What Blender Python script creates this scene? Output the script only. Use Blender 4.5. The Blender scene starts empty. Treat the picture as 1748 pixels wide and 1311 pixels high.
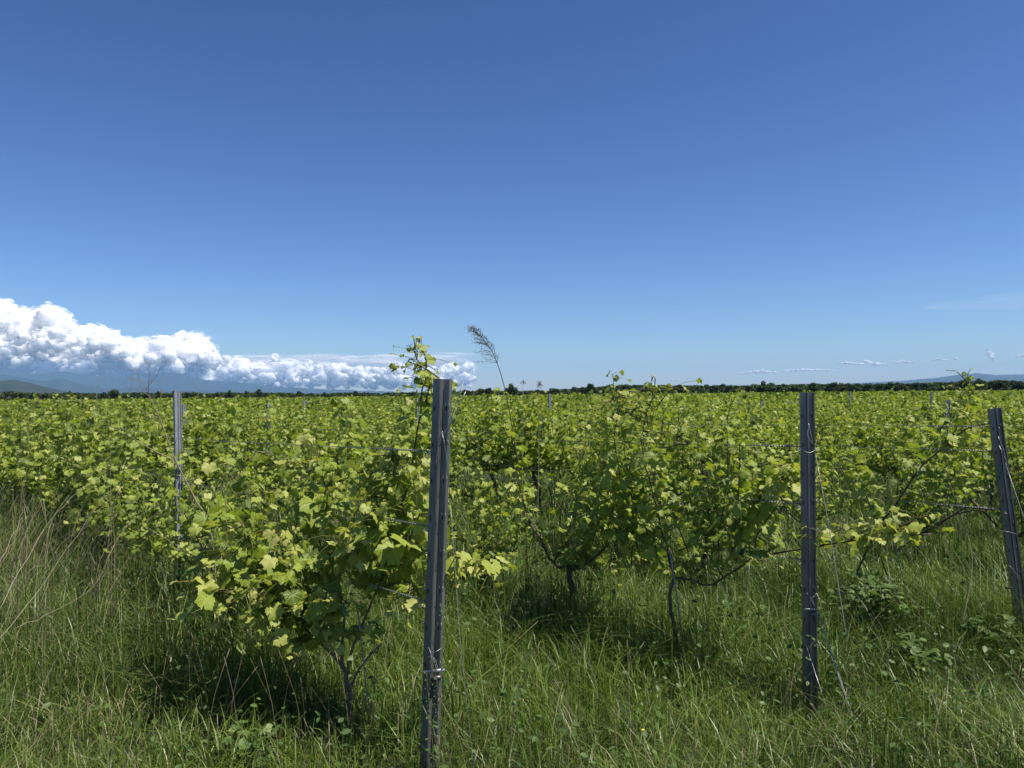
import bpy, math, random
import numpy as np
from mathutils import Matrix, Vector

# ------------------------------------------------------------------ camera
EYE = 1.6
F = 1313.0                      # focal length in pixels of a 1748 px wide picture
PITCH = math.radians(0.873)
ROLL = math.radians(-0.56)
sc = bpy.context.scene
col = sc.collection
cam_d = bpy.data.cameras.new('camera')
cam = bpy.data.objects.new('camera', cam_d)
col.objects.link(cam)
cam_d.sensor_width = 36.0
cam_d.lens = 36.0 * F / 1748.0
cam_d.clip_start = 0.05
cam_d.clip_end = 150000.0
CM = Matrix.Translation((0, 0, EYE)) @ Matrix.Rotation(math.pi / 2 + PITCH, 4, 'X') @ Matrix.Rotation(ROLL, 4, 'Z')
cam.matrix_world = CM
sc.camera = cam

# ------------------------------------------------------------------ sky and sun
SUN_EL = math.radians(62)
SUN_AZ = math.radians(112)       # clockwise from +Y (the way the camera looks)
w = bpy.data.worlds.new('World')
sc.world = w
w.use_nodes = True
nt = w.node_tree
nt.nodes.clear()
sky = nt.nodes.new('ShaderNodeTexSky')
sky.sky_type = 'NISHITA'
sky.sun_disc = False
sky.sun_elevation = SUN_EL
sky.sun_rotation = SUN_AZ
sky.altitude = 300
sky.air_density = 1.0
sky.dust_density = 0.3
sky.ozone_density = 6.0
bg = nt.nodes.new('ShaderNodeBackground')
bg.inputs['Strength'].default_value = 0.041
gam = nt.nodes.new('ShaderNodeGamma')          # deeper, more saturated blue, as the camera saw it
gam.inputs[1].default_value = 1.42
wo = nt.nodes.new('ShaderNodeOutputWorld')
nt.links.new(sky.outputs[0], gam.inputs[0])
tnt = nt.nodes.new('ShaderNodeMix'); tnt.data_type = 'RGBA'; tnt.blend_type = 'MULTIPLY'
tnt.inputs[0].default_value = 1.0; tnt.inputs[7].default_value = (1.0, 0.955, 1.01, 1)
nt.links.new(gam.outputs[0], tnt.inputs[6])
nt.links.new(tnt.outputs[2], bg.inputs[0])
nt.links.new(bg.outputs[0], wo.inputs[0])
sun_d = bpy.data.lights.new('sun', 'SUN')
sun_d.energy = 5.0
sun_d.angle = math.radians(0.53)
sun_d.color = (1.0, 0.94, 0.82)
sun = bpy.data.objects.new('sun', sun_d)
col.objects.link(sun)
SD = Vector((math.sin(SUN_AZ) * math.cos(SUN_EL), math.cos(SUN_AZ) * math.cos(SUN_EL), math.sin(SUN_EL)))
sun.rotation_euler = SD.to_track_quat('Z', 'Y').to_euler()
sc.view_settings.view_transform = 'Standard'
sc.view_settings.look = 'None'
sc.view_settings.gamma = 1.0
sc.view_settings.exposure = 0.5
cy = sc.cycles
cy.max_bounces = 7
cy.diffuse_bounces = 3
cy.glossy_bounces = 2
cy.transmission_bounces = 4
cy.transparent_max_bounces = 14
cy.volume_bounces = 1
cy.use_denoising = True
cy.caustics_reflective = False
cy.caustics_refractive = False

R3 = np.array(CM.to_3x3())


def at(px, py, D):
    """The point at depth D (along Y) seen at pixel (px, py) of the 1748 x 1311 photograph."""
    v = R3 @ np.array([(px - 874.0) / F, -(py - 655.5) / F, -1.0])
    t = D / v[1]
    return np.array([v[0] * t, v[1] * t, EYE + v[2] * t])


def gz(x, y):
    """Ground height: flat, falling gently away to the left."""
    x = np.asarray(x, float)
    y = np.asarray(y, float)
    s = np.minimum(0.0, x + 2.0)
    return -0.001 * (np.sqrt(s * s + 25.0) - 5.0) + 0.025 * np.sin(x * 1.1 + 0.6) * np.cos(y * 0.8) * np.clip(1.5 - np.hypot(x, y) / 20, 0, 1)


# ------------------------------------------------------------------ object helpers
def tag(o, label=None, cat=None, group=None, kind=None):
    if label: o['label'] = label
    if cat: o['category'] = cat
    if group: o['group'] = group
    if kind: o['kind'] = kind
    return o


def empty(name, loc, rz=0.0, sc_=1.0):
    o = bpy.data.objects.new(name, None)
    o.empty_display_size = 0.1
    col.objects.link(o)
    o.location = loc
    o.rotation_euler = (0, 0, rz)
    o.scale = (sc_, sc_, sc_)
    return o


class MB:
    """Collects vertices and faces (plus a tint per vertex and a 2-D coordinate) into one mesh."""
    def __init__(s):
        s.V = []; s.F3 = []; s.F4 = []; s.T = []; s.U = []; s.n = 0

    def add(s, v, f3=None, f4=None, tint=0.5, uv=None):
        v = np.asarray(v, float).reshape(-1, 3)
        k = len(v)
        s.V.append(v)
        if f3 is not None and len(f3): s.F3.append(np.asarray(f3, int).reshape(-1, 3) + s.n)
        if f4 is not None and len(f4): s.F4.append(np.asarray(f4, int).reshape(-1, 4) + s.n)
        s.T.append(np.broadcast_to(np.asarray(tint, float), (k,)))
        s.U.append(np.zeros((k, 2)) if uv is None else np.asarray(uv, float).reshape(-1, 2))
        s.n += k

    def stamp(s, tv, f3, f4, M, P, tint, uv=None):
        """Many copies of a small template: tv (n,3); M (k,3,3) columns are axes; P (k,3)."""
        k = len(P); n = len(tv)
        if k == 0: return
        v = np.einsum('kij,nj->kni', M, tv) + P[:, None, :]
        off = (np.arange(k) * n)[:, None, None]
        a = (np.asarray(f3, int)[None] + off).reshape(-1, 3) if f3 is not None and len(f3) else None
        b = (np.asarray(f4, int)[None] + off).reshape(-1, 4) if f4 is not None and len(f4) else None
        t = np.repeat(np.asarray(tint, float), n)
        u = np.tile(uv, (k, 1)) if uv is not None else None
        s.add(v.reshape(-1, 3), a, b, t, u)

    def tube(s, pts, r0, r1=None, sides=5, tint=0.5):
        pts = np.asarray(pts, float)
        n = len(pts)
        r = np.linspace(r0, r0 if r1 is None else r1, n) if np.isscalar(r0) else np.asarray(r0, float)
        d = np.gradient(pts, axis=0)
        d /= np.linalg.norm(d, axis=1)[:, None] + 1e-12
        ref = np.array([0.31, 0.17, 0.93]) if abs(d[:, 2]).mean() < 0.8 else np.array([0.93, 0.31, 0.1])
        a = np.cross(d, ref); a /= np.linalg.norm(a, axis=1)[:, None] + 1e-12
        b = np.cross(d, a)
        th = np.arange(sides) * 2 * math.pi / sides
        ring = pts[:, None, :] + r[:, None, None] * (a[:, None, :] * np.cos(th)[None, :, None] + b[:, None, :] * np.sin(th)[None, :, None])
        i = np.arange(n - 1)[:, None] * sides
        j = np.arange(sides)[None, :]
        j2 = (j + 1) % sides
        f = np.stack([i + j, i + j2, i + sides + j2, i + sides + j], -1).reshape(-1, 4)
        f3 = []
        base = n * sides
        ring = np.concatenate([ring.reshape(-1, 3), pts[[0, -1]]])
        for q in range(sides):
            f3.append((base, (q + 1) % sides, q))
            f3.append((base + 1, (n - 1) * sides + q, (n - 1) * sides + (q + 1) % sides))
        s.add(ring, f3, f, tint)

    def build(s, name, mat, parent=None, smooth=True):
        me = bpy.data.meshes.new(name)
        V = np.concatenate(s.V) if s.V else np.zeros((0, 3))
        F3 = np.concatenate(s.F3) if s.F3 else np.zeros((0, 3), int)
        F4 = np.concatenate(s.F4) if s.F4 else np.zeros((0, 4), int)
        loops = np.concatenate([F3.ravel(), F4.ravel()]).astype(np.int32)
        starts = np.concatenate([np.arange(len(F3)) * 3, len(F3) * 3 + np.arange(len(F4)) * 4]).astype(np.int32)
        me.vertices.add(len(V)); me.vertices.foreach_set('co', V.astype(np.float32).ravel())
        me.loops.add(len(loops)); me.loops.foreach_set('vertex_index', loops)
        me.polygons.add(len(starts)); me.polygons.foreach_set('loop_start', starts)
        me.update(calc_edges=True)
        me.polygons.foreach_set('use_smooth', np.full(len(starts), bool(smooth)))
        at_ = me.attributes.new('tint', 'FLOAT', 'POINT')
        at_.data.foreach_set('value', np.concatenate(s.T).astype(np.float32))
        au = me.attributes.new('blade', 'FLOAT2', 'POINT')
        au.data.foreach_set('vector', np.concatenate(s.U).astype(np.float32).ravel())
        me.materials.append(mat)
        me.update()
        o = bpy.data.objects.new(name, me)
        col.objects.link(o)
        if parent is not None: o.parent = parent
        return o


def spline(pts, n):
    """Catmull-Rom through pts, n points."""
    p = np.asarray(pts, float)
    p = np.concatenate([[2 * p[0] - p[1]], p, [2 * p[-1] - p[-2]]])
    m = len(p) - 3
    u = np.linspace(0, m - 1e-9, n)
    i = u.astype(int); t = (u - i)[:, None]
    a, b, c, d = p[i], p[i + 1], p[i + 2], p[i + 3]
    return 0.5 * (2 * b + (c - a) * t + (2 * a - 5 * b + 4 * c - d) * t * t + (3 * b - a - 3 * c + d) * t ** 3)


def unit(v):
    return v / (np.linalg.norm(v, axis=-1, keepdims=True) + 1e-12)


def vnoise(x, y, seed=0):
    """Smooth 2-D value noise in 0..1."""
    xi = np.floor(x).astype(np.int64); yi = np.floor(y).astype(np.int64)
    xf = x - xi; yf = y - yi
    xf = xf * xf * (3 - 2 * xf); yf = yf * yf * (3 - 2 * yf)

    def h(a, b):
        k = (a * 374761393 + b * 668265263 + seed * 982451653) & 0x7fffffff
        k = ((k ^ (k >> 13)) * 1274126177) & 0x7fffffff
        return ((k ^ (k >> 16)) & 0xffff) / 65535.0
    return (h(xi, yi) * (1 - xf) + h(xi + 1, yi) * xf) * (1 - yf) + (h(xi, yi + 1) * (1 - xf) + h(xi + 1, yi + 1) * xf) * yf


def fbm(x, y, seed=0, o=4):
    s = 0; a = 0.5; t = 0
    for k in range(o):
        s = s + a * vnoise(x * 2 ** k, y * 2 ** k, seed + k); t += a; a *= 0.5
    return s / t


# ------------------------------------------------------------------ materials
def new_mat(name):
    m = bpy.data.materials.new(name)
    m.use_nodes = True
    m.node_tree.nodes.clear()
    return m, m.node_tree


def N(nt, typ, **kw):
    n = nt.nodes.new(typ)
    for k, v in kw.items():
        setattr(n, k, v)
    return n


def ramp(nt, stops, fac=None):
    r = N(nt, 'ShaderNodeValToRGB')
    e = r.color_ramp.elements
    while len(e) < len(stops): e.new(0.5)
    for i, (p, c) in enumerate(stops):
        e[i].position = p; e[i].color = (c[0], c[1], c[2], 1)
    if fac is not None: nt.links.new(fac, r.inputs[0])
    return r


def plant_mat(name, stops, back=None, trans=0.4, tcol=(1.28, 1.32, 0.5), rough=0.5, spec=0.35, veins=False, jitter=None):
    """Leaf: gloss on top, paler underside, light passing through the blade."""
    m, nt = new_mat(name)
    L = nt.links.new
    a = N(nt, 'ShaderNodeAttribute', attribute_name='tint')
    r = ramp(nt, stops, a.outputs['Fac'])
    c = r.outputs[0]
    if jitter:
        oi = N(nt, 'ShaderNodeObjectInfo')
        hs = N(nt, 'ShaderNodeHueSaturation')
        mr = N(nt, 'ShaderNodeMapRange'); mr.inputs[3].default_value = 1 - jitter; mr.inputs[4].default_value = 1 + jitter
        L(oi.outputs['Random'], mr.inputs[0]); L(mr.outputs[0], hs.inputs['Value']); L(c, hs.inputs['Color'])
        c = hs.outputs[0]
    if veins:
        u = N(nt, 'ShaderNodeAttribute', attribute_name='blade')
        sx = N(nt, 'ShaderNodeSeparateXYZ'); L(u.outputs['Vector'], sx.inputs[0])
        an = N(nt, 'ShaderNodeMath', operation='ARCTAN2'); L(sx.outputs[0], an.inputs[0]); L(sx.outputs[1], an.inputs[1])
        ab = N(nt, 'ShaderNodeMath', operation='ABSOLUTE'); L(an.outputs[0], ab.inputs[0])
        pp = N(nt, 'ShaderNodeMath', operation='PINGPONG'); L(ab.outputs[0], pp.inputs[0]); pp.inputs[1].default_value = 0.4537
        ln = N(nt, 'ShaderNodeVectorMath', operation='LENGTH'); L(u.outputs['Vector'], ln.inputs[0])
        dm = N(nt, 'ShaderNodeMath', operation='MULTIPLY'); L(pp.outputs[0], dm.inputs[0]); L(ln.outputs['Value'], dm.inputs[1])
        mr = N(nt, 'ShaderNodeMapRange'); mr.inputs[1].default_value = 0.012; mr.inputs[2].default_value = 0.045; mr.inputs[3].default_value = 0.55; mr.inputs[4].default_value = 0.0
        L(dm.outputs[0], mr.inputs[0])
        mx = N(nt, 'ShaderNodeMix', data_type='RGBA'); L(mr.outputs[0], mx.inputs[0]); L(c, mx.inputs[6]); mx.inputs[7].default_value = (0.42, 0.5, 0.16, 1)
        c = mx.outputs[2]
    top = c
    if back:
        g = N(nt, 'ShaderNodeNewGeometry')
        mb = N(nt, 'ShaderNodeMix', data_type='RGBA'); mb.inputs[7].default_value = (*back, 1)
        mm = N(nt, 'ShaderNodeMath', operation='MULTIPLY'); L(g.outputs['Backfacing'], mm.inputs[0]); mm.inputs[1].default_value = 0.6
        L(mm.outputs[0], mb.inputs[0]); L(c, mb.inputs[6]); top = mb.outputs[2]
    p = N(nt, 'ShaderNodeBsdfPrincipled')
    p.inputs['Roughness'].default_value = rough
    p.inputs['Specular IOR Level'].default_value = spec
    L(top, p.inputs['Base Color'])
    if veins:
        bp = N(nt, 'ShaderNodeBump'); bp.inputs['Strength'].default_value = 0.35; bp.inputs['Distance'].default_value = 0.004
        L(mr.outputs[0], bp.inputs['Height']); L(bp.outputs[0], p.inputs['Normal'])
    out = N(nt, 'ShaderNodeOutputMaterial')
    if trans > 0:
        tr = N(nt, 'ShaderNodeBsdfTranslucent')
        mc = N(nt, 'ShaderNodeMix', data_type='RGBA', blend_type='MULTIPLY'); mc.inputs[0].default_value = 1; mc.inputs[7].default_value = (*tcol, 1)
        L(c, mc.inputs[6]); L(mc.outputs[2], tr.inputs[0])
        ms = N(nt, 'ShaderNodeMixShader'); ms.inputs[0].default_value = trans
        L(p.outputs[0], ms.inputs[1]); L(tr.outputs[0], ms.inputs[2]); L(ms.outputs[0], out.inputs[0])
    else:
        L(p.outputs[0], out.inputs[0])
    return m


def noise_mat(name, stops, scale=5, rough=0.85, detail=6, bump=0.3, dist=0.01, metal=0.0, spec=0.3, coord='Object', stretch=(1, 1, 1)):
    m, nt = new_mat(name)
    L = nt.links.new
    tc = N(nt, 'ShaderNodeTexCoord'); mp = N(nt, 'ShaderNodeMapping'); mp.inputs['Scale'].default_value = stretch
    L(tc.outputs[coord], mp.inputs[0])
    n = N(nt, 'ShaderNodeTexNoise'); n.inputs['Scale'].default_value = scale; n.inputs['Detail'].default_value = detail; n.inputs['Roughness'].default_value = 0.65
    L(mp.outputs[0], n.inputs['Vector'])
    r = ramp(nt, stops, n.outputs['Fac'])
    p = N(nt, 'ShaderNodeBsdfPrincipled'); p.inputs['Roughness'].default_value = rough; p.inputs['Metallic'].default_value = metal; p.inputs['Specular IOR Level'].default_value = spec
    L(r.outputs[0], p.inputs['Base Color'])
    b = N(nt, 'ShaderNodeBump'); b.inputs['Strength'].default_value = bump; b.inputs['Distance'].default_value = dist
    L(n.outputs['Fac'], b.inputs['Height']); L(b.outputs[0], p.inputs['Normal'])
    o = N(nt, 'ShaderNodeOutputMaterial'); L(p.outputs[0], o.inputs[0])
    return m


LEAF_STOPS = [(0.0, (0.050, 0.090, 0.014)), (0.4, (0.155, 0.22, 0.024)), (0.75, (0.30, 0.365, 0.043)), (1.0, (0.45, 0.46, 0.13))]
M_leaf = plant_mat('vine_leaf', LEAF_STOPS, back=(0.24, 0.29, 0.13), trans=0.38, veins=True)
M_leaf_mid = plant_mat('vine_leaf_plain', LEAF_STOPS, back=(0.24, 0.29, 0.13), trans=0.42, jitter=0.12)
GRASS_STOPS = [(0.0, (0.028, 0.052, 0.012)), (0.35, (0.096, 0.158, 0.023)), (0.7, (0.20, 0.272, 0.042)), (0.88, (0.23, 0.26, 0.085)), (1.0, (0.38, 0.33, 0.19))]
M_grass = plant_mat('grass_blade', GRASS_STOPS, trans=0.32, tcol=(1.3, 1.3, 0.6), rough=0.42, spec=0.45)
M_weed = plant_mat('weed_leaf', [(0, (0.05, 0.10, 0.025)), (0.6, (0.10, 0.17, 0.04)), (1, (0.18, 0.25, 0.07))], back=(0.16, 0.2, 0.11), trans=0.3, rough=0.5)
M_straw = plant_mat('dry_straw', [(0, (0.16, 0.12, 0.075)), (0.5, (0.30, 0.245, 0.16)), (1, (0.46, 0.40, 0.28))], trans=0.1, tcol=(1, 1, 1), rough=0.7, spec=0.2)
M_cane = plant_mat('green_cane', [(0, (0.055, 0.04, 0.022)), (0.5, (0.11, 0.10, 0.04)), (1, (0.20, 0.22, 0.06))], trans=0.0, rough=0.6)
M_tree = plant_mat('tree_leaf', [(0, (0.022, 0.040, 0.014)), (0.5, (0.045, 0.072, 0.024)), (1, (0.085, 0.11, 0.038))], trans=0.2, rough=0.7, spec=0.15, jitter=0.45)
M_bark = noise_mat('vine_bark', [(0.3, (0.045, 0.032, 0.024)), (0.55, (0.11, 0.082, 0.062)), (0.75, (0.22, 0.18, 0.145))], scale=40, stretch=(1, 1, 0.12), bump=0.8, dist=0.006)
M_pale_bark = noise_mat('young_vine_bark', [(0.3, (0.10, 0.07, 0.05)), (0.55, (0.22, 0.16, 0.125)), (0.75, (0.36, 0.29, 0.24))], scale=40, stretch=(1, 1, 0.12), bump=0.8, dist=0.004)
M_trunk = noise_mat('tree_bark', [(0.3, (0.05, 0.04, 0.03)), (0.7, (0.12, 0.1, 0.08))], scale=3)
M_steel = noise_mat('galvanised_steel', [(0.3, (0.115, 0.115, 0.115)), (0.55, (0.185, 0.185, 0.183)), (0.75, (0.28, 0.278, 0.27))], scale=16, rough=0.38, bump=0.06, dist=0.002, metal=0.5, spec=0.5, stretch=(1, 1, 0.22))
M_zinc = noise_mat('sunlit_zinc', [(0.3, (0.18, 0.195, 0.215)), (0.55, (0.27, 0.29, 0.31)), (0.75, (0.38, 0.40, 0.42))], scale=16, rough=0.5, bump=0.05, dist=0.002, metal=0.2, stretch=(1, 1, 0.22))  # paler copy of the post steel; sunlight on the inner posts put into the colour
M_wire = noise_mat('fence_wire', [(0.3, (0.15, 0.15, 0.15)), (0.7, (0.36, 0.36, 0.36))], scale=60, rough=0.4, metal=0.8, bump=0.0)
M_tie = noise_mat('bright_wire', [(0.3, (0.22, 0.22, 0.22)), (0.7, (0.42, 0.42, 0.41))], scale=60, rough=0.35, metal=0.4, bump=0.0)
M_soil = noise_mat('soil_and_thatch', [(0.3, (0.018, 0.026, 0.010)), (0.5, (0.035, 0.048, 0.018)), (0.7, (0.06, 0.062, 0.03))], scale=2.5, detail=10, bump=0.8, dist=0.05, coord='Object')
M_yellow = noise_mat('yellow_petal', [(0.3, (0.75, 0.55, 0.02)), (0.7, (0.85, 0.68, 0.05))], scale=60)
M_hill = noise_mat('wooded_hillside', [(0.35, (0.014, 0.024, 0.012)), (0.5, (0.022, 0.034, 0.016)), (0.7, (0.045, 0.052, 0.028))], scale=0.004, detail=9, bump=0.5, dist=30)


def cloud_mat(name, alpha=None, ns=0.0007):
    m, nt = new_mat(name)
    L = nt.links.new
    p = N(nt, 'ShaderNodeBsdfPrincipled')
    p.inputs['Base Color'].default_value = (0.99, 0.99, 0.99, 1)
    p.inputs['Roughness'].default_value = 1.0
    p.inputs['Specular IOR Level'].default_value = 0.0
    p.inputs['Subsurface Weight'].default_value = 1.0 if not alpha else 0.0
    p.inputs['Subsurface Radius'].default_value = (1.0, 1.0, 1.0)
    p.inputs['Subsurface Scale'].default_value = 900.0
    tc = N(nt, 'ShaderNodeTexCoord')
    n = N(nt, 'ShaderNodeTexNoise'); n.inputs['Scale'].default_value = 0.0022; n.inputs['Detail'].default_value = 8
    L(tc.outputs['Object'], n.inputs['Vector'])
    b = N(nt, 'ShaderNodeBump'); b.inputs['Strength'].default_value = 0.45; b.inputs['Distance'].default_value = 220
    L(n.outputs['Fac'], b.inputs['Height']); L(b.outputs[0], p.inputs['Normal'])
    o = N(nt, 'ShaderNodeOutputMaterial')
    if alpha:
        t = N(nt, 'ShaderNodeBsdfTranslucent'); t.inputs[0].default_value = (0.95, 0.95, 0.95, 1)
        ms = N(nt, 'ShaderNodeMixShader'); ms.inputs[0].default_value = 0.5
        L(p.outputs[0], ms.inputs[1]); L(t.outputs[0], ms.inputs[2])
        n2 = N(nt, 'ShaderNodeTexNoise'); n2.inputs['Scale'].default_value = ns; n2.inputs['Detail'].default_value = 6
        mp = N(nt, 'ShaderNodeMapping'); mp.inputs['Scale'].default_value = (1, 1, 4); L(tc.outputs['Object'], mp.inputs[0]); L(mp.outputs[0], n2.inputs['Vector'])
        mr = N(nt, 'ShaderNodeMapRange'); mr.inputs[1].default_value = 0.3; mr.inputs[2].default_value = 0.75; mr.inputs[3].default_value = alpha[0]; mr.inputs[4].default_value = alpha[1]
        L(n2.outputs['Fac'], mr.inputs[0])
        tp = N(nt, 'ShaderNodeBsdfTransparent')
        m2 = N(nt, 'ShaderNodeMixShader'); L(mr.outputs[0], m2.inputs[0]); L(tp.outputs[0], m2.inputs[1]); L(ms.outputs[0], m2.inputs[2]); L(m2.outputs[0], o.inputs[0])
    else:
        L(p.outputs[0], o.inputs[0])
    return m


M_cloud = cloud_mat('cloud')
M_veil = cloud_mat('thin_cloud', (-0.15, 0.55))
M_wisp = cloud_mat('cloud_wisp', (-0.35, 0.65), 0.0015)
M_puff = cloud_mat('small_cloud', (0.85, 1.0))

# ------------------------------------------------------------------ the ground
def grid_sheet(name, xs, ys, zf, mat, kind='structure'):
    X, Y = np.meshgrid(xs, ys)
    Z = zf(X, Y)
    n, k = len(ys), len(xs)
    i = np.arange(n - 1)[:, None] * k; j = np.arange(k - 1)[None, :]
    f = np.stack([i + j, i + j + 1, i + k + j + 1, i + k + j], -1).reshape(-1, 4)
    b = MB(); b.add(np.stack([X, Y, Z], -1).reshape(-1, 3), None, f)
    o = b.build(name, mat)
    return tag(o, kind=kind)


fine = np.arange(-14, 14.1, 0.4)
xs = np.concatenate([[-45000, -20000, -9000, -4000, -1500, -700, -350, -150, -70, -35, -20], fine, [20, 35, 70, 150, 350, 700, 1500, 4000, 9000, 20000, 45000]])
ys = np.concatenate([[-3000, -300, -30, -6], np.arange(-2, 22, 0.5), [25, 30, 40, 60, 100, 180, 350, 700, 1500, 4000, 9000, 20000, 45000]])


def ground_z(X, Y):
    Z = gz(X, Y)
    return np.maximum(Z, -6.0)


grid_sheet('ground', xs, ys, ground_z, M_soil)


# ------------------------------------------------------------------ mountains
def ridge(name, prof, D, depth, seed, rough=0.12, base=-10.0):
    """A range with real depth: prof = [(px, py)] of its skyline, standing D metres away."""
    px = np.array([p[0] for p in prof], float)
    tops = np.array([at(a, b, D) for a, b in prof])
    na = int((px[-1] - px[0]) / 2.2)
    A = np.linspace(px[0], px[-1], na)
    h = np.interp(A, px, tops[:, 2]); h = np.maximum(h, 0)
    xr = np.interp(A, px, tops[:, 0]) / D
    nd = 26
    t = np.linspace(-1, 1, nd)
    AA, TT = np.meshgrid(np.arange(na), t)
    dist = D + TT * depth
    sh = np.cos(TT * math.pi / 2) ** 0.9
    nz = fbm(AA / 22.0, TT * 4 + 7, seed, 5) - 0.5
    fine_ = fbm(AA / 5.0, TT * 9 + 3, seed + 9, 3) - 0.5
    Z = base + (h[AA] - base) * sh * (1 + rough * 3.2 * nz * np.abs(TT) ** 0.6) + h.max() * 0.05 * fine_
    V = np.stack([xr[AA] * dist, dist, Z], -1).reshape(-1, 3)
    i = np.arange(nd - 1)[:, None] * na; j = np.arange(na - 1)[None, :]
    f = np.stack([i + j, i + j + 1, i + na + j + 1, i + na + j], -1).reshape(-1, 4)
    b = MB(); b.add(V, None, f)
    return tag(b.build(name, M_hill), kind='structure')


ridge('mountains', [(-500, 610), (-250, 622), (-100, 620), (0, 628), (50, 638), (110, 635), (170, 642), (240, 642), (275, 637), (305, 637), (335, 647), (380, 651), (430, 655), (470, 660), (530, 664), (600, 666), (700, 671)], 27000, 3500, 3)
ridge('mountains', [(-500, 640), (-200, 634), (-60, 632), (10, 640), (45, 645), (75, 650), (105, 645), (130, 653), (180, 664), (240, 661), (300, 668), (360, 667), (440, 672)], 19000, 2500, 11)
ridge('hill', [(-300, 664), (-150, 650), (-60, 655), (0, 650), (22, 648), (45, 653), (75, 660), (105, 667), (140, 674)], 7000, 900, 21)
ridge('mountains', [(1380, 664), (1420, 657), (1480, 653), (1540, 650), (1595, 645), (1640, 639), (1668, 637), (1700, 640), (1748, 639), (1830, 634), (1950, 640), (2200, 655)], 24000, 2500, 31, rough=0.06)


# ------------------------------------------------------------------ clouds
def ico(sub):
    import bmesh
    bm = bmesh.new(); bmesh.ops.create_icosphere(bm, subdivisions=sub, radius=1.0)
    v = np.array([x.co[:] for x in bm.verts]); f = np.array([[q.index for q in p.verts] for p in bm.faces]); bm.free()
    return v, f


ICO2 = ico(2); ICO3 = ico(3)


def cloud_mesh(name, lobes, mat, seed, levels=2, kids=(11, 7), shrink=(0.42, 0.45), up=0.25, flat=0.85, voxel=60.0, amp=1.0, fringe=0.0):
    """Cauliflower cloud: lobes [(centre, radius)] with smaller lobes budding off them."""
    rng = np.random.default_rng(seed)
    allb = [(np.array(c, float), r, 0) for c, r in lobes]
    cur = list(allb)
    for lv in range(levels):
        nxt = []
        for c, r, _ in cur:
            for _k in range(kids[lv]):
                d = rng.normal(size=3); d[2] = d[2] * 0.8 + up; d[1] -= 0.35; d /= np.linalg.norm(d)
                rr = r * shrink[lv] * rng.uniform(0.65, 1.25)
                nxt.append((c + d * r * rng.uniform(0.8, 0.98) * np.array([1, 1, flat]), rr, lv + 1))
        allb += nxt; cur = nxt
    b = MB()
    for lv in range(levels + 1):
        tv, tf = ICO3 if lv == 0 else ICO2
        L_ = [x for x in allb if x[2] == lv]
        if not L_: continue
        P = np.array([x[0] for x in L_]); Rr = np.array([x[1] for x in L_])
        M = np.zeros((len(L_), 3, 3))
        q = unit(rng.normal(size=(len(L_), 3))); q2 = unit(np.cross(q, rng.normal(size=(len(L_), 3)))); q3 = np.cross(q, q2)
        M = np.stack([q, q2, q3], -1) * Rr[:, None, None]
        M[:, 2, :] *= flat
        tvd = tv * (1 + 0.10 * np.sin(tv[:, [1]] * 5 + 1) * np.cos(tv[:, [0]] * 6 + tv[:, [2]] * 4))
        b.stamp(tvd, tf, None, M, P, np.full(len(L_), 0.5))
    o = b.build(name, mat)
    rm = o.modifiers.new('remesh', 'REMESH'); rm.mode = 'VOXEL'; rm.voxel_size = voxel; rm.use_smooth_shade = True
    for (sz, stg) in ((900, 300), (380, 190), (160, 80)):
        tx_ = bpy.data.textures.new('billow', 'CLOUDS'); tx_.noise_scale = sz; tx_.noise_depth = 2
        dm = o.modifiers.new('billow', 'DISPLACE'); dm.texture = tx_; dm.texture_coords = 'GLOBAL'; dm.strength = stg * amp; dm.mid_level = 0.5
    if fringe:                                  # torn, thinner outer wisps round the dense body
        f = bpy.data.objects.new('cloud_wisp', o.data.copy()); col.objects.link(f); f.parent = o
        f.data.materials.clear(); f.data.materials.append(M_wisp)
        rm = f.modifiers.new('remesh', 'REMESH'); rm.mode = 'VOXEL'; rm.voxel_size = voxel * 1.3; rm.use_smooth_shade = True
        d0 = f.modifiers.new('swell', 'DISPLACE'); d0.strength = fringe; d0.mid_level = 0.0
        for (sz, stg) in ((1300, 520), (420, 330)):
            tx_ = bpy.data.textures.new('tear', 'CLOUDS'); tx_.noise_scale = sz; tx_.noise_depth = 3
            dm = f.modifiers.new('tear', 'DISPLACE'); dm.texture = tx_; dm.texture_coords = 'GLOBAL'; dm.strength = stg * amp; dm.mid_level = 0.5
    return o


CD = 42000.0
PX = CD / F


def lobe(px, py, r, dd=0.0):
    return (at(px, py, CD + dd), r * PX)


top = [(-260, 560), (-200, 520), (-140, 500), (-80, 498), (-30, 505), (0, 508), (20, 517), (60, 522), (95, 517), (108, 538), (126, 560), (150, 548), (172, 547), (195, 566), (215, 577), (262, 575), (300, 567), (338, 564), (350, 592), (380, 600), (430, 612), (470, 606), (520, 612), (560, 616), (600, 620), (660, 622), (720, 622), (760, 616), (800, 614), (812, 630)]
tx = np.array([p[0] for p in top]); ty = np.array([p[1] for p in top])
rc = random.Random(5)
big = []
small_bank = []
for i in range(330):
    px = rc.uniform(-260, 352)
    yt = float(np.interp(px, tx, ty))
    r = rc.choice([9, 12, 16, 20, 24]) * rc.uniform(0.8, 1.1)
    lo = 642
    if yt + r * 1.25 > lo: r = max(5, (lo - yt) / 1.4)
    py = yt + r * 1.25 + (rc.random() ** 1.3) * max(0, lo - yt - r * 1.9)
    big.append(lobe(px, py, r, rc.uniform(-1500, 3500) + (py - 580) * -18))
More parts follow.
